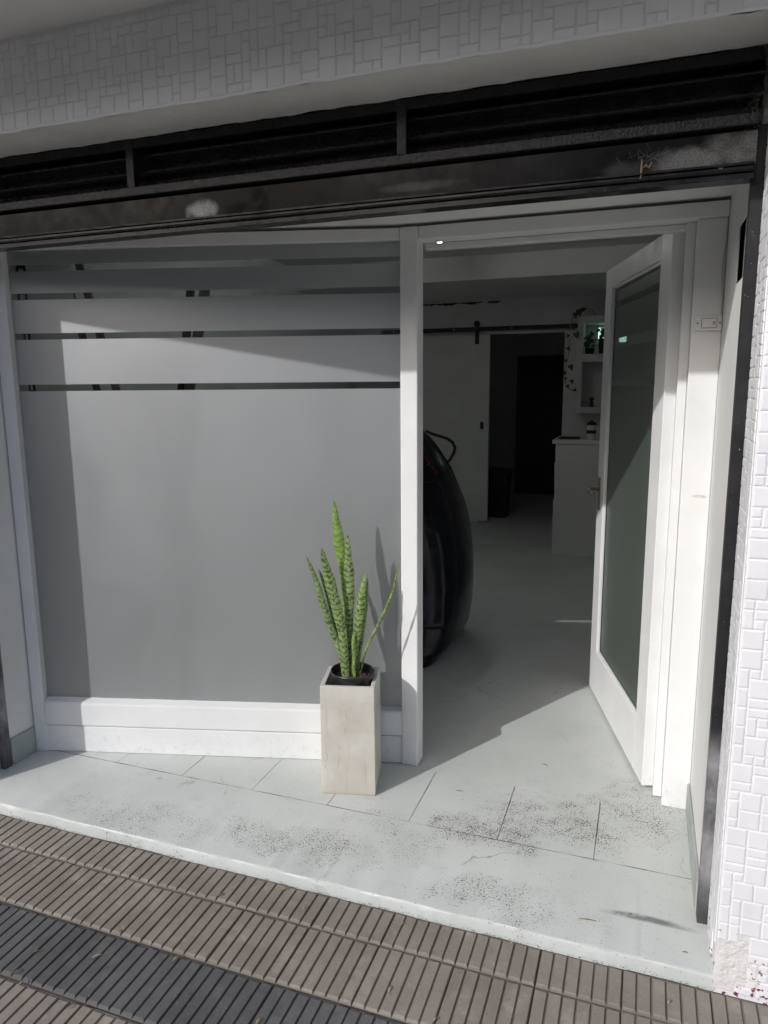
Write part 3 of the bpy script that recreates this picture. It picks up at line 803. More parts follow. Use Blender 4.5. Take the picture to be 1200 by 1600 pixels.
# bell push on the hinge post, with its cable
p0, p1 = at_y(1086, 494, .79), at_y(1130, 516, .79)
bx0, bx1, bz0, bz1 = p0.x, p1.x - .006, p1.z, p0.z - .001
bell = thing('bell_switch', 'small white doorbell switch screwed to the white post beside the door', 'doorbell', ((bx0 + bx1) / 2, .792, bz0))
obj('plate', B(bx0, bx1, .777, .7915, bz0, bz1), 'plastic', bell, .003)
rk = obj('rocker', B(bx0 + .021, bx1 - .016, .7725, .7772, bz0 + .009, bz1 - .009), 'plastic', bell, .0015)
for q in ((bx0 + .0195, bx1 - .0145, bz0 + .0075, bz0 + .0087), (bx0 + .0195, bx1 - .0145, bz1 - .0087, bz1 - .0075), (bx0 + .0195, bx0 + .0207, bz0 + .0088, bz1 - .0088), (bx1 - .0157, bx1 - .0145, bz0 + .0088, bz1 - .0088)):
    obj('shadow_gap', B(q[0], q[1], .7764, .7769, q[2], q[3]), 'darkline', bell)
for x in (bx0 + .009, bx1 - .006):
    obj('screw', MB().lathe([(.0036, 0), (.0036, .0012), (.002, .002)], 12, Matrix.Translation((x, .7772, (bz0 + bz1) / 2)) @ Matrix.Rotation(PI / 2, 4, 'X')), 'steel', bell)
bi = MB(); cx, cz = bx1 - .024, (bz0 + bz1) / 2
bi.prism([(-.0035, -.003), (.0035, -.003), (.0024, -.0015), (.0022, .0015), (.0008, .003), (-.0008, .003), (-.0022, .0015), (-.0024, -.0015)], 0, .0004, Matrix.Translation((cx, .7724, cz + .001)) @ Matrix.Rotation(PI / 2, 4, 'X'))
bi.box(cx - .004, cx + .004, .7720, .7724, cz - .006, cz - .005)
obj('bell_mark', bi, 'darkline', bell)
cab = MB(); cab.tube([(bx1 - .001, .786, bz1 - .004), (XR - .006, .785, bz1 + .02), (XR - .004, .786, 1.80), (XR - .010, .787, 1.86), (XR - .011, .787, 1.91), (XR - .005, .787, 1.97), (XR - .004, .787, 2.03), (XR - .003, .788, 2.10)], .0022, 6)
obj('cable', cab, 'cable', bell, smooth=True)

# ================================================================== PLANTER, POT AND PLANT
PF = Vector((-1.095, .457, 0)); PA = math.atan2(.050, .200); PS = .206; PH = .434
pc = PF + Vector((math.cos(PA), math.sin(PA), 0)) * PS / 2 + Vector((-math.sin(PA), math.cos(PA), 0)) * PS / 2
pl = thing('concrete_planter', 'tall square pale concrete planter with brown cracks standing before the window', 'planter', (pc.x, pc.y, 0), PA)
h = PS / 2; t = .017
ob = MB()
def sq(r, z): return [(-r, -r, z), (r, -r, z), (r, r, z), (-r, r, z)]
ob.add(sq(h - .002, .0004) + sq(h, .012) + sq(h - .001, PH) + sq(h - t, PH) + sq(h - t - .002, PH - .22),
       [(3, 2, 1, 0)] + [(a * 4 + q, a * 4 + (q + 1) % 4, (a + 1) * 4 + (q + 1) % 4, (a + 1) * 4 + q) for a in range(4) for q in range(4)] + [(16, 17, 18, 19)])
obj('planter_body', ob, 'concrete', pl, .0028, 2, local=True)

tilt = Matrix.Translation((pc.x - .006, pc.y - .004, 0)) @ Matrix.Rotation(.035, 4, 'Y')
npot = thing('nursery_pot', 'thin black plastic nursery pot of soil sitting inside the concrete planter', 'pot', (pc.x, pc.y, PH - .13))
zr = PH + .030
obj('pot_wall', MB().lathe([(.058, zr - .145), (.078, zr - .03), (.0800, zr - .028), (.0805, zr - .014), (.084, zr - .012), (.0848, zr - .002), (.0835, zr), (.0812, zr - .002), (.0765, zr - .03), (.057, zr - .142)], 48, tilt), 'potplastic', npot, autosmooth=.5)
so = MB()
def sfn(u, v):
    r = .0755 * v; a = 2 * PI * u
    return tilt @ Vector((r * math.cos(a), r * math.sin(a), zr - .030 + .008 * nz((r * math.cos(a), r * math.sin(a), 0), 40, 1) + .004 * nz((r * math.cos(a), r * math.sin(a), 0), 120, 3)))
so.grid(sfn, 40, 14)
obj('soil', so, 'soil', npot)

plant = thing('snake_plant', 'upright snake plant with banded green sword leaves in the black pot', 'plant', (pc.x, pc.y, zr - .03))
vf = Vector((R[0][2], R[1][2], 0)).normalized()
def Lp(zx, zy, dy): return at_plane(440 + zx / 3.075, 760 + zy / 3.075, (pc.x + vf.x * dy, pc.y + vf.y * dy, 0), vf)
def leaf(path, wpx, fresh_sunlit=0, curl=.35, twist=0., depth=(0, 0)):
    n0 = len(path)
    pts = [Lp(x, y, depth[0] + (depth[1] - depth[0]) * i / (n0 - 1)) for i, (x, y) in enumerate(path)]   # tip .. base
    # Catmull resample
    res = []; NS = 30
    for k in range(NS + 1):
        s_ = k / NS * (n0 - 1); i = min(int(s_), n0 - 2); f = s_ - i
        a, b, c, d = pts[max(i - 1, 0)], pts[i], pts[i + 1], pts[min(i + 2, n0 - 1)]
        res.append(.5 * ((2 * b) + (c - a) * f + (2 * a - 5 * b + 4 * c - d) * f * f + (3 * b - a - 3 * c + d) * f ** 3))
    half = wpx * 1.0 / 3.075 * 2.62 / F / 2
    mb = MB(); uv = []; fr = []; L = 0; NC = 6
    for k, p in enumerate(res):
        if k: L += (p - res[k - 1]).length
        s_ = k / NS
        tg = (res[min(k + 1, NS)] - res[max(k - 1, 0)]).normalized()
        side = tg.cross(vf).normalized(); nrm = side.cross(tg).normalized()
        th_ = twist * (1 - s_)
        side, nrm = side * math.cos(th_) + nrm * math.sin(th_), nrm * math.cos(th_) - side * math.sin(th_)
        wv = min(1, (s_ / .30 + .02) ** .75) * (1 - .42 * max(0, (s_ - .42) / .58) ** 1.3)
        for c in range(NC + 1):
            u = c / NC * 2 - 1
            ripple = 1 + .05 * math.sin(L * 55 + u)
            mb.v.append(p + side * (u * half * wv * ripple) + nrm * (curl * half * wv * (u * u - .5) + .0012 * math.sin(L * 80 + u * 2)))
            uv.append((c / NC, L)); fr.append(fresh_sunlit * (1 - .55 * s_))
    for k in range(NS):
        for c in range(NC):
            a = k * (NC + 1) + c; mb.f.append((a, a + 1, a + NC + 2, a + NC + 1))
    # thickness: a second skin behind the first
    nb = len(mb.v); nf = list(mb.f)
    for k in range(NS + 1):
        for c in range(NC + 1):
            mb.v.append(mb.v[k * (NC + 1) + c] + vf * (.0016 * (1 - abs(c / NC * 2 - 1)) + .0004)); uv.append(uv[k * (NC + 1) + c]); fr.append(fr[k * (NC + 1) + c])
    mb.f += [tuple(reversed([i + nb for i in f])) for f in nf]
    inv = wm(plant).inverted()
    me = bpy.data.meshes.new('leaf'); me.from_pydata([inv @ p for p in mb.v], [], mb.f); me.materials.append(M['leaf'])
    ul = me.uv_layers.new(name='UVMap'); at = me.attributes.new('fresh_sunlit', 'FLOAT', 'POINT')
    for i, v_ in enumerate(fr): at.data[i].value = v_
    for lp in me.loops: ul.data[lp.index].uv = uv[lp.vertex_index]
    for f in me.polygons: f.use_smooth = True
    o = bpy.data.objects.new('leaf', me); C.objects.link(o); o.parent = plant; MAT[o.name] = wm(plant)
    return o
leaf([(252, 70), (262, 160), (280, 290), (303, 410), (316, 600), (324, 760), (330, 930)], 56, .85, .3, .1, (.03, .03))
leaf([(317, 235), (321, 380), (326, 520), (322, 700), (327, 930)], 52, 0, .4, -.15, (.012, .012))
leaf([(192, 298), (222, 420), (264, 580), (293, 720), (312, 940)], 54, .05, .3, .15, (-.03, -.012))
leaf([(118, 335), (165, 450), (207, 590), (252, 720), (285, 810), (304, 935)], 34, .05, .35, .2, (-.01, -.008))
leaf([(178, 398), (214, 495), (248, 620), (275, 740), (300, 930)], 26, -.0, .4, .3, (.02, .005))
leaf([(402, 412), (384, 520), (370, 640), (352, 780), (340, 930)], 48, .12, .5, -.5, (0, 0))
leaf([(413, 430), (408, 550), (390, 690), (370, 830), (362, 925)], 26, .55, .4, .6, (.02, .015))
leaf([(563, 368), (530, 520), (462, 670), (405, 790), (372, 930)], 17, .3, .4, .2, (.01, .015))
leaf([(344, 690), (346, 760), (348, 840), (350, 925)], 20, .9, .4, .1, (-.012, -.01))

# ================================================================== HANGING CHAIN BEHIND THE GLASS
ch = thing('hanging_chain', 'dark steel chain hanging just behind the window stripes by its side post', 'chain', wm(win) @ Vector((.070, .090, 2.1)), TH)
lk = MB(); pts = []
for i in range(24):
    a = 2 * PI * i / 24; pts.append((.014 * math.cos(a), 0, (.016 if math.sin(a) > 0 else -.016) + .014 * math.sin(a)))
for i in range(24):
    p, q = Vector(pts[i]), Vector(pts[(i + 1) % 24]); lk.tube([p, q], .005, 6, False)
lme = meshdata('link', lk, 'dark', smooth=True)
for i in range(15):
    piece('link', lme, ch, wm(ch) @ Matrix.Translation((.003 * math.sin(i * 1.3), 0, -.02 - i * .049)) @ Matrix.Rotation((i % 2) * 1.25 + .2, 4, 'Z') @ Matrix.Rotation(.06 * math.sin(i * 2.1), 4, 'Y'))

# two pairs of crossed boards propped behind the glass (they show in the clear stripes)
def board(px0, py0, px1, py1, y, wd, mat, label):
    a, b = at_y(px0, py0, y), at_y(px1, py1, y)
    d = (b - a).normalized(); t_ = -a.z / d.z if d.z else 0
    foot = a + d * t_; side = d.cross(Vector((0, 1, 0))).normalized()
    o = thing('propped_board', label, 'board', foot, 0, 'boards propped behind the window')
    mb = MB()
    vs = []
    for yy in (-.009, .009):
        for p, e in ((foot, 0), (a, 0)):
            for sd_ in (-wd / 2, wd / 2): vs.append(p + side * sd_ + Vector((0, yy, 0)))
    for k_ in (0, 1, 4, 5): vs[k_].z = .001
    mb.add(vs, [(0, 1, 3, 2), (4, 6, 7, 5), (0, 4, 5, 1), (2, 3, 7, 6), (0, 2, 6, 4), (1, 5, 7, 3)])
    obj('plank', mb, mat, o, .003, 1)
    cap = MB().tube([a - d * .03 + Vector((0, -.0095, 0)), a - d * .03 + Vector((0, .0095, 0))], wd / 2 * .98, 16)
    obj('rounded_end', cap, mat, o)
board(98, 412, 150, 603, 1.02, .036, 'dark', 'dark board propped behind the window, leaning beside a brown one')
board(122, 408, 180, 603, 1.05, .040, 'board', 'brown wooden board propped behind the window, leaning towards the mullion')
board(321, 450, 297, 603, 1.16, .052, 'board', 'brown wooden board leaning the other way behind the window stripes')
board(298, 452, 284, 603, 1.19, .04, 'dark', 'dark board leaning the other way behind the window stripes')

# ================================================================== INSIDE THE SHOP
# bulky black moulded shell with red script
mach = thing('black_machine', 'bulky glossy black curved machine shell with red script behind the mullion', 'machine', (-1.55, 2.15, 0))
zs = [(0, .492, .41), (.006, .503, .44), (.04, .526, .445), (.08, .563, .44), (.115, .578, .43), (.16, .587, .43), (.25, .603, .435), (.41, .621, .445), (.53, .614, .45), (.63, .603, .45), (.74, .581, .45), (.845, .549, .44), (1.04, .459, .41), (1.15, .381, .38), (1.22, .322, .35), (1.28, .259, .31), (1.34, .18, .24), (1.38, .10, .14), (1.395, .01, .01)]
zz = []
for i in range(len(zs) - 1):
    for q in range(3):
        f = q / 3; zz.append(tuple(zs[i][k] + (zs[i + 1][k] - zs[i][k]) * f for k in range(3)))
zz.append(zs[-1])
mb = MB(); SG = 56
for z, rx, ry in zz:
    for k in range(SG):
        a = 2 * PI * k / SG; e = 2 / (5.5 - 2.9 * min(1, z / .4))
        ca, sa = math.cos(a), math.sin(a)
        x = rx * math.copysign(abs(ca) ** e, ca); y = ry * math.copysign(abs(sa) ** e, sa)
        # a crease running down the near flank, and softly hollowed sides
        dent = .025 * math.exp(-((a - 5.35) / .16) ** 2) * math.sin(PI * min(1, max(0, (z - .15) / .6)))
        mb.v.append(Vector((-1.545 + x * (1 - dent), 2.13 + y * (1 - dent) + .12 * z, z)))
for i in range(len(zz) - 1):
    for k in range(SG): mb.f.append((i * SG + k, i * SG + (k + 1) % SG, (i + 1) * SG + (k + 1) % SG, (i + 1) * SG + k))
mb.f.append(tuple(reversed(range(SG)))); mb.f.append(tuple((len(zz) - 1) * SG + k for k in range(SG)))
body = obj('shell', mb, 'shell', mach, smooth=True)
bvh = BVHTree.FromPolygons([tuple(p) for p in mb.v], mb.f)
def hit(px, py, off=.004):
    d = ray(px, py).normalized(); loc, nrm, _, _ = bvh.ray_cast(CAM, d)
    if loc is None: return None
    if nrm.dot(d) > 0: nrm = -nrm
    return loc + nrm * off
pn = MB(); NU, NV = 14, 40; okp = True
SIL = ((700, 686), (745, 713), (800, 729), (860, 737), (920, 735), (965, 727), (990, 716))
def silx(y_):
    for (a0, b0), (a1, b1) in zip(SIL, SIL[1:]):
        if a0 <= y_ <= a1: return b0 + (b1 - b0) * (y_ - a0) / (a1 - a0)
for j in range(NV + 1):
    y_ = 752 + (985 - 752) * j / NV
    for i in range(NU + 1):
        x_ = 640 + (silx(y_) - 16 - 640 - 10 * (1 - j / NV)) * i / NU
        edge_ = i in (0, NU) or j in (0, NV)
        h_ = hit(x_, y_, -.002 if edge_ else .007)
        if h_ is None: okp = False; h_ = Vector((0, 0, 0))
        pn.v.append(h_)
for j in range(NV):
    for i in range(NU):
        a = j * (NU + 1) + i; pn.f.append((a, a + 1, a + NU + 2, a + NU + 1))
if okp: obj('side_panel', pn, 'shell', mach, autosmooth=.5)
for st in (((664, 714), (667, 720), (671, 727)), ((672, 722), (668, 727)), ((673, 730), (677, 729), (675, 733), (679, 734)), ((677, 734), (681, 737), (679, 741), (682, 742)), ((656, 702), (660, 708))):
    ps = [hit(*p) for p in st]
    if all(ps): obj('red_lettering', MB().tube(ps, .003, 5), 'red', mach)
tb = [at_y(666, 673, 2.75), at_y(676, 678, 2.75), at_y(699, 685, 2.75), at_y(707, 691, 2.75), at_y(711, 699, 2.75), at_y(709, 708, 2.75), at_y(703, 718, 2.72), at_y(694, 728, 2.6)]
obj('grab_handle', MB().tube(tb, .0105, 10), 'dark', mach, smooth=True)

# sliding door on its rail
sld = thing('sliding_door', 'plain white sliding door panel hung from the black rail', 'door', (-2.1, 6.15, 0))
obj('panel', B(-2.60, -1.643, 6.125, 6.165, .018, 2.072), 'doorpaint', sld, .003)
for x in (-2.468, -1.786):
    hgr = obj('hanger', B(x - .021, x + .021, 6.117, 6.1245, 1.975, 2.20), 'dark', sld, .002, 1)
    obj('roller', MB().lathe([(.01, 0), (.034, .001), (.034, .016), (.01, .017)], 20, Matrix.Translation((x, 6.1165, 2.19)) @ Matrix.Rotation(PI / 2, 4, 'X')), 'dark', hgr)
obj('pull_handle', B(-1.738, -1.702, 6.119, 6.126, 1.052, 1.132), 'dark', sld, .002, 1)
obj('floor_guide', B(-1.86, -1.75, 6.122, 6.168, .0005, .017), 'doorpaint', sld)
rl = thing('door_rail', 'black flat steel rail bolted along the back wall above the sliding door', 'rail', (-1.6, 6.13, 2.13))
obj('track', B(-2.9, -.715, 6.128, 6.138, 2.112, 2.158), 'dark', rl, .002, 1)
for x in (-2.75, -2.05, -1.41, -.80):
    obj('bolt', MB().lathe([(.011, 0), (.011, .004), (.006, .006)], 8, Matrix.Translation((x, 6.1278, 2.135)) @ Matrix.Rotation(PI / 2, 4, 'X')), 'steel', rl)
    obj('standoff', MB().tube([(x, 6.1385, 2.135), (x, 6.199, 2.135)], .01, 8), 'dark', rl)
hdr = thing('opening_trim', 'thin white trim board above the dark doorway under the black rail', 'trim', (-1.3, 6.19, 2.08))
obj('board', B(OPL, OPR + .05, 6.186, 6.199, 2.078, 2.104), 'inner', hdr, .002, 1)

# hall behind
dk = thing('dark_door', 'dark closed door at the far end of the unlit hall', 'door', (-1.35, 8.5, 0))
obj('leaf_panel', B(-1.74, -.93, 8.51, 8.549, .004, 1.93), 'darkdoor', dk, .003)
obj('door_knob', MB().lathe([(.008, 0), (.008, .03), (.026, .045), (.026, .06), (.01, .07)], 16, Matrix.Translation((-1.0, 8.51, 1.0)) @ Matrix.Rotation(PI / 2, 4, 'X')), 'dark', dk)
bn = thing('waste_bin', 'dark upright waste bin standing in the hall by the sliding door', 'bin', (-1.6, 6.6, 0))
bm_ = MB(); bm_.add([(-1.70, 6.46, .002), (-1.50, 6.46, .002), (-1.50, 6.70, .002), (-1.70, 6.70, .002), (-1.725, 6.44, .52), (-1.475, 6.44, .52), (-1.475, 6.72, .52), (-1.725, 6.72, .52)], [(3, 2, 1, 0), (4, 5, 6, 7), (0, 1, 5, 4), (1, 2, 6, 5), (2, 3, 7, 6), (3, 0, 4, 7)])
obj('bin_body', bm_, 'dark', bn, .012)
obj('lid', B(-1.735, -1.465, 6.43, 6.73, .521, .56), 'dark', bn, .012)

# counter of painted brick
ct = thing('brick_counter', 'white painted brick counter with pale top near the hall doorway', 'counter', (-.2, 5.0, 0))
obj('core', B(-.745, .50, 4.785, 5.25, 0, 1.012), 'brick', ct)
rr = random.Random(8)
for r_i in range(12):
    z0 = r_i * .0843; x = -.757 - (0 if r_i % 2 else .02); first = True
    while x < .48:
        wd = .13 if (first and r_i % 2) else .245
        x0 = -.757 + rr.uniform(-.006, .004) if first else x; first = False
        obj('brick', B(x0, min(x + wd - .0006, .495), 4.770 + rr.uniform(-.0012, .0012), 4.80, z0 + .0002, z0 + .0841), 'brick', ct, .0012, 1); x += wd
obj('counter_top', B(-.785, .52, 4.755, 5.30, 1.0125, 1.047), 'top', ct, .005)
cp = thing('takeaway_cup', 'cream takeaway cup with black sleeve and dark lid on the counter', 'cup', (-.462, 4.92, 1.0475))
cm = Matrix.Translation((-.462, 4.92, 1.0475))
obj('cup_body', MB().lathe([(.030, 0), (.033, .002), (.043, .128), (.040, .128), (.03, .004)], 28, cm), 'cup', cp, autosmooth=.6)
obj('sleeve', MB().lathe([(.0372, .050), (.0405, .050), (.0425, .082), (.0392, .082)], 28, cm, True), 'dark', cp, autosmooth=.6)
obj('lid', MB().lathe([(.0445, .126), (.046, .128), (.046, .136), (.040, .140), (.036, .152), (.030, .154)], 28, cm), 'dark', cp, autosmooth=.6)
obj('sip_tab', MB().box(-.014, .010, -.012, .012, .152, .168, cm), 'dark', cp, .004)
tr = thing('flat_tray', 'low dark flat tray lying on the counter beside the cup', 'tray', (-.64, 4.93, 1.0475))
obj('tray_base', B(-.74, -.56, 4.86, 5.0, 1.0475, 1.055), 'dark', tr, .003, 1)
for y in (4.855, 4.998): obj('tray_rim', B(-.74, -.56, y, y + .007, 1.0553, 1.064), 'dark', tr)

# niche shelf on the back wall
shf = thing('niche_shelf', 'white boxed wall shelf of two niches above the brick counter', 'shelf', (-.2, 6.05, 1.24))
X0, X1 = -.706, .32
obj('side_panel', B(X0, X0 + .060, 5.90, 6.198, 1.240, 2.215), 'brick', shf, .004, 1)
obj('side_panel', B(X1 - .06, X1, 5.90, 6.198, 1.240, 2.215), 'brick', shf, .004, 1)
for z0, z1 in ((1.240, 1.304), (1.756, 1.836), (2.140, 2.2148)):
    obj('board', B(X0 + .0602, X1 - .0602, 5.902, 6.198, z0, z1), 'brick', shf, .004, 1)
lw = thing('niche_window', 'small daylit bluish pane behind the plants in the upper niche', 'window', (-.4, 6.19, 1.88))
obj('pane', B(-.52, -.24, 6.186, 6.196, 1.96, 2.11), 'pane', lw)
for q in ((-.54, -.5202, 1.94, 2.13), (-.2398, -.22, 1.94, 2.13), (-.52, -.24, 1.94, 1.9598), (-.52, -.24, 2.1102, 2.13)): obj('frame_strip', B(q[0], q[1], 6.18, 6.198, q[2], q[3]), 'top', lw)

def heart(c, size, nrm, up):
    nrm = nrm.normalized(); s_ = nrm.cross(up).normalized(); u_ = s_.cross(nrm)
    o = [(0, .0), (.32, .18), (.5, .0), (.46, -.32), (.22, -.72), (0, -1.1), (-.22, -.72), (-.46, -.32), (-.5, 0), (-.32, .18)]
    vs = [c + nrm * (-.12 * size)] + [c + (s_ * a + u_ * b) * size + nrm * (.10 * size * abs(a)) for a, b in o]
    mb = MB(); mb.add(vs, [(0, i, i % 10 + 1) for i in range(1, 11)]); return mb
def potplant(name, label, x, y, z, r, hgt, nl, seed, leafmat='vine'):
    t_ = thing(name, label, 'plant', (x, y, z))
    m_ = Matrix.Translation((x, y, z))
    obj('pot', MB().lathe([(r * .78, 0), (r, hgt), (r * .93, hgt), (r * .72, .006)], 24, m_), 'dark', t_, autosmooth=.6)
    obj('soil', MB().lathe([(r * .92, hgt - .012), (r * .5, hgt - .006), (.002, hgt - .005)], 20, m_), 'soil', t_)
    q = random.Random(seed); stems = MB()
    for i in range(nl):
        a = q.uniform(0, 2 * PI); e = q.uniform(.02, r * 1.6); hh = hgt + q.uniform(.02, .13)
        c = Vector((x + e * math.cos(a), y + e * math.sin(a), z + hh))
        stems.tube([(x + .3 * e * math.cos(a), y + .3 * e * math.sin(a), z + hgt - .008), (x + .8 * e * math.cos(a), y + .8 * e * math.sin(a), z + hh * .85), c], .0018, 5)
        obj('leaf', heart(c, q.uniform(.025, .045), Vector((q.uniform(-.6, .6), -1, q.uniform(.1, 1))), Vector((q.uniform(-.7, .7), 0, 1))), leafmat, t_)
    obj('stems', stems, 'stem', t_)
    return t_
potplant('potted_plant', 'bushy little green plant in black pot before the niche pane', -.435, 6.0, 1.8365, .075, .15, 26, 3)
pt = potplant('trailing_plant', 'trailing vine in low dark pot, its stem hanging down the shelf side', -.585, 6.0, 1.8365, .05, .06, 7, 5)
def vine(path, y0, y1, r=.0028):
    n_ = len(path); return [at_y(px, py, y0 + (y1 - y0) * i / (n_ - 1)) for i, (px, py) in enumerate(path)]
v1 = vine([(921, 545), (934, 527), (934, 510), (931, 492), (925, 484), (914, 481), (903, 484), (896, 492), (893, 502), (897, 512)], 5.95, 5.86)
v2 = vine([(921, 545), (911, 538), (903, 530), (897, 524), (890, 530), (889, 545), (887, 560), (884, 575), (882, 590), (884, 602), (890, 608), (897, 611)], 5.95, 5.86)
obj('vine_stem', MB().tube(v1, .0032, 6), 'stem', pt, smooth=True)
obj('vine_stem', MB().tube(v2, .0032, 6), 'stem', pt, smooth=True)
q = random.Random(4)
for (px, py, sz) in ((905, 484, .07), (899, 489, .06), (912, 482, .05), (896, 510, .05), (900, 520, .065), (923, 530, .085), (917, 535, .07), (926, 520, .05), (888, 523, .035), (887, 543, .045), (885, 562, .03), (891, 571, .06), (883, 581, .04), (893, 594, .045), (886, 602, .04), (897, 608, .04), (884, 590, .03)):
    obj('leaf', heart(at_y(px, py, 5.85 if px < 910 else 5.9), sz * .95, Vector((q.uniform(-.5, .5), -1, q.uniform(-.1, .8))), Vector((q.uniform(-.8, .8), 0, 1))), 'vine', pt)
for i, (x, nm, lb) in enumerate(((-.545, 'figurine', 'small dark figurine at the corner of the lower niche'), (-.30, 'pebble_dish', 'low dark dish lying in the lower niche'))):
    t_ = thing(nm, lb, nm.split('_')[-1], (x, 6.0, 1.3042)); m_ = Matrix.Translation((x, 6.0, 1.3042))
    if i == 0:
        obj('base', MB().lathe([(.022, 0), (.024, .012), (.014, .018), (.020, .045), (.012, .06)], 18, m_), 'dark', t_, smooth=True)
        obj('head', MB().lathe([(.004, .058), (.018, .068), (.026, .078), (.018, .092), (.003, .098)], 18, m_), 'dark', t_, smooth=True)
    else:
        obj('dish', MB().lathe([(.04, 0), (.075, .02), (.071, .021), (.03, .006)], 24, m_), 'dark', t_, smooth=True)
        for a in range(3): obj('pebble', MB().lathe([(.004, 0), (.018, .008), (.015, .016), (.003, .02)], 12, m_ @ Matrix.Translation((.03 * math.cos(a * 2.1), .03 * math.sin(a * 2.1), .010))), 'dark', t_, smooth=True)
# ceiling tube light
tl = thing('tube_light', 'lit fluorescent tube light on the ceiling just inside the door', 'lamp', (-1.55, 3.1, 2.6))
obj('housing', B(-1.60, -1.50, 2.50, 3.76, 2.632, 2.66), 'top', tl, .004, 1)
obj('tube', MB().tube([(-1.55, 2.52, 2.612), (-1.55, 3.74, 2.612)], .016, 12), 'lamp', tl)

# ================================================================== SMALL THINGS
# straw caught on the shutter rail
sp_ = [((1003, 250), (1002, 268), (1001, 284)), ((1000, 279), (1005, 283), (1010, 288)), ((1013, 262), (1009, 258), (1005, 262)), ((1018, 254), (1014, 262), (1016, 265))]
for i, s_ in enumerate(sp_):
    ps = [at_y(px, py, .184 if j != 1 else .180) for j, (px, py) in enumerate(s_)]
    o = obj('straw', MB().tube(ps, [.0022, .0034, .0012], 5), 'straw')
    tag(o, 'splinter of dry straw caught on the black shutter rail', 'straw', 'straw on the shutter rail')
wb = MB(); rr = random.Random(2)
for i in range(34):
    c = at_y(1014 + rr.gauss(0, 14), 248 + rr.gauss(0, 6), .183)
    wb.tube([c, c + Vector((rr.uniform(-.03, .03), -.004, rr.uniform(-.022, .022)))], .00035, 3)
for i in range(26):
    c = at_y(1188 + rr.gauss(0, 5), 170 + rr.gauss(0, 24), .18)
    wb.tube([c, c + Vector((rr.uniform(-.03, .01), rr.uniform(-.01, .01), rr.uniform(-.03, .03)))], .00035, 3)
wbo = obj('cobweb', wb, 'web'); wbo['kind'] = 'stuff'; wbo['label'] = 'grey cobweb threads clinging to the black shutter'; wbo['category'] = 'cobweb'

# dry leaf slivers on the paving and floor
dl_px = [(207, 1341, 12, 'w'), (267, 1345, 12, 's'), (447, 1388, 18, 's'), (152, 1494, 18, 's'), (188, 1455, 16, 'd'), (275, 1497, 16, 's'), (27, 1518, 18, 'd'), (34, 1535, 14, 's'), (345, 1398, 14, 'd'), (403, 1595, 14, 's'), (630, 1443, 10, 's'), (608, 1545, 16, 's'), (475, 1418, 12, 's'), (800, 1473, 8, 's'), (680, 1592, 12, 's'), (110, 1572, 14, 'd'), (58, 1487, 12, 'd'), (1045, 1565, 12, 's')]
rr = random.Random(6)
for px, py, ln, kd in dl_px:
    c = at_z(px, py, ZS + .004); L = ln * .0016; a = rr.uniform(.5, 1.9); d = Vector((math.cos(a), math.sin(a), 0)); n_ = Vector((-d.y, d.x, 0))
    mb = MB(); k_ = 6
    for i in range(k_ + 1):
        s_ = i / k_; wd = .0026 * math.sin(PI * (.08 + .84 * s_)) + .0004; zc = .004 * math.sin(PI * s_ + .3)
        p = c + d * (s_ - .5) * L + Vector((0, 0, zc))
        mb.v += [p - n_ * wd, p + Vector((0, 0, -.0014)), p + n_ * wd]
    mb.f = [(i * 3 + e, i * 3 + e + 1, i * 3 + e + 4, i * 3 + e + 3) for i in range(k_) for e in range(2)]
    o = obj('dry_leaf', mb, 'dryleaf' if kd == 'd' else 'straw')
    dkrow = -.583 < c.y < -.362
    if dkrow: tag(o, 'curled sliver of dry leaf lying on the charcoal band of paving', 'leaf', 'dry leaf slivers on the charcoal paving')
    else: tag(o, 'curled sliver of dry leaf lying on the brown ribbed paving', 'leaf', 'dry leaf slivers on the brown paving')
for px, py, ln in ((918, 1437, 26), (852, 1195, 14), (1070, 1488, 8), (718, 1236, 14), (985, 1428, 5)):
    c = at_z(px, py, .002); a = rr.uniform(-.5, .3); d = Vector((math.cos(a), math.sin(a), 0)); L = ln * .0019
    o = obj('dry_twig', MB().tube([c - d * L / 2, c + Vector((0, .001, .0015)), c + d * L / 2], [.0008, .0016, .0006], 5), 'dryleaf')
    tag(o, 'tiny dry twig lying on the grey painted entrance floor', 'twig', 'dry twigs on the floor')
# dirt and crumbs swept against the step
cb = MB(); rr = random.Random(9)
for i in range(2600):
    x = rr.uniform(XL, XR + .06); dens = .35 + .65 * max(0, nz((x, 0, 0), 3.2, 5) + .35)
    if rr.random() > dens: continue
    y = -.002 - abs(rr.gauss(0, .010)); s_ = rr.uniform(.0008, .0030); z = ZS - .003 + .010 * max(0, 1 + y / .012) * rr.random()
    c = Vector((x, y, z)); q = [Vector((rr.uniform(-1, 1), rr.uniform(-1, 1), rr.uniform(-.6, .8))) * s_ for _ in range(4)]
    cb.add([c + k_ for k_ in q], [(0, 1, 2), (0, 2, 3), (0, 3, 1), (1, 3, 2)])
o = obj('step_dirt', cb, 'dryleaf'); o['kind'] = 'stuff'; o['label'] = 'brown dirt and crumbs swept against the foot of the grey step'; o['category'] = 'dirt'
cb = MB()
for i in range(900):
    x = rr.uniform(-2.4, .6); y = rr.uniform(-1.2, -.01); s_ = rr.uniform(.0006, .0018)
    c = Vector((x, y, ZS + .0006)); q = [Vector((rr.uniform(-1, 1), rr.uniform(-1, 1), rr.uniform(-.3, .8))) * s_ for _ in range(4)]
    cb.add([c + k_ for k_ in q], [(0, 1, 2), (0, 2, 3), (0, 3, 1), (1, 3, 2)])
o = obj('paving_grit', cb, 'cable'); o['kind'] = 'stuff'; o['label'] = 'pale grit scattered over the ribbed paving'; o['category'] = 'grit'

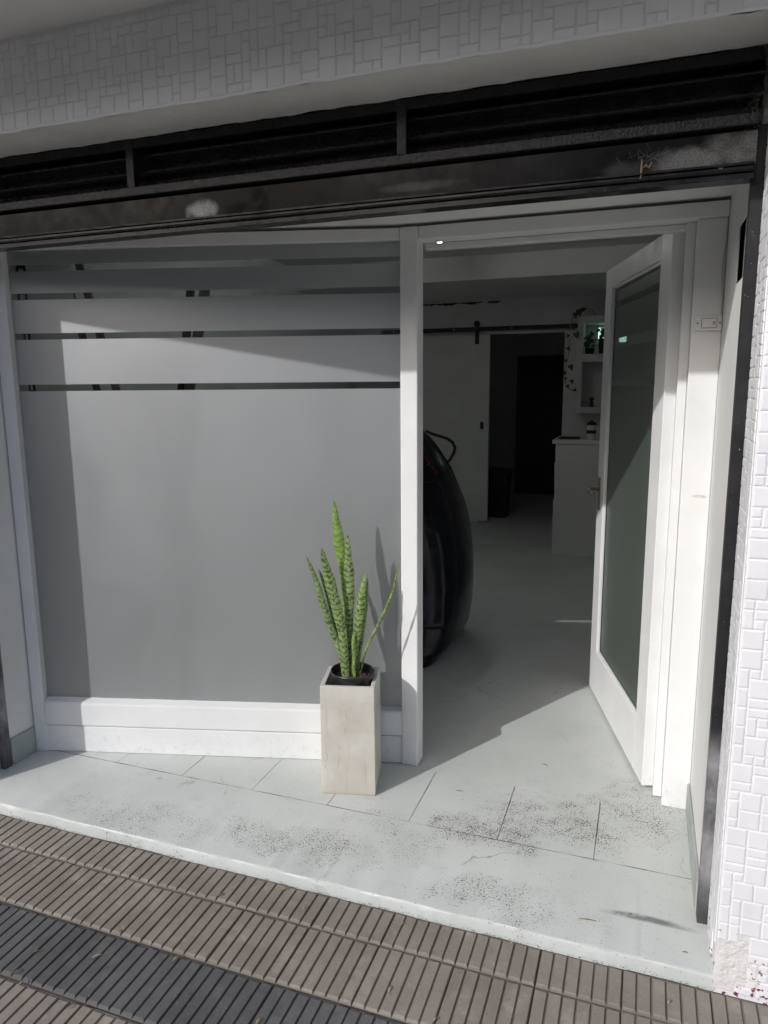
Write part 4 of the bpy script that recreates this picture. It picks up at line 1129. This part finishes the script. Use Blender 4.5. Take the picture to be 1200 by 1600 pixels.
# ---- street trees across the road (they show mirrored in the clear stripes)
def tree(x, y, lean, seed, label):
    t_ = thing('street_tree', label, 'tree', (x, y, -.05), 0, 'street trees across the road')
    q = random.Random(seed); pts = [Vector((x + lean * k_ * k_ * .06 + .05 * q.uniform(-1, 1), y + .05 * q.uniform(-1, 1), -.06 + k_ * .8)) for k_ in range(7)]
    obj('trunk', MB().tube(pts, [.24, .19, .17, .155, .14, .12, .08], 14), 'bark', t_, smooth=True)
    top = pts[-1]; cr_ = MB(); lb = MB()
    for i in range(7):
        a = i * .9 + q.uniform(-.3, .3); e = top + Vector((math.cos(a) * 1.2, math.sin(a) * 1.2, q.uniform(.3, 1.3)))
        lb.tube([pts[5], (pts[5] + e) / 2 + Vector((0, 0, .2)), e], [.07, .045, .02], 8)
    obj('limbs', lb, 'bark', t_, smooth=True)
    for i in range(2600):
        v_ = Vector((q.gauss(0, 1), q.gauss(0, 1), q.gauss(0, 1))).normalized() * q.random() ** .4
        c = top + Vector((v_.x * 1.7, v_.y * 1.7, .6 + v_.z * 1.1))
        a_, b_ = Vector((q.uniform(-1, 1), q.uniform(-1, 1), q.uniform(-1, 1))).normalized() * .10, Vector((q.uniform(-1, 1), q.uniform(-1, 1), q.uniform(-1, 1))).normalized() * .07
        cr_.add([c - a_, c - b_, c + a_, c + b_], [(0, 1, 2, 3)])
    obj('crown', cr_, 'crown', t_)
tree(-5.0, -12.6, -1.3, 1, 'street tree across the road leaning away from its neighbour')
tree(-2.5, -12.9, 1.1, 2, 'street tree across the road with a crooked bare trunk')

# ---- low building across the road, its shaded front mirrored in the glass
ob_ = thing('opposite_house', 'low pale rendered house with dark windows across the road', 'house', (-3, -16, -.05))
obj('wall', B(-26, 20, -22, -15.6, -.06, 5.6), 'wallfar', ob_)
for i in range(9):
    x = -20 + i * 4.2
    wn = obj('window', B(x, x + 1.4, -15.63, -15.56, 1.0, 2.5), 'darkdoor', ob_, .02, 1)
    obj('sill', B(x - .1, x + 1.5, -15.62, -15.45, .9, .995), 'kerbm', wn)
obj('cornice', B(-26.2, 20.2, -15.9, -15.4, 5.602, 5.8), 'kerbm', ob_)
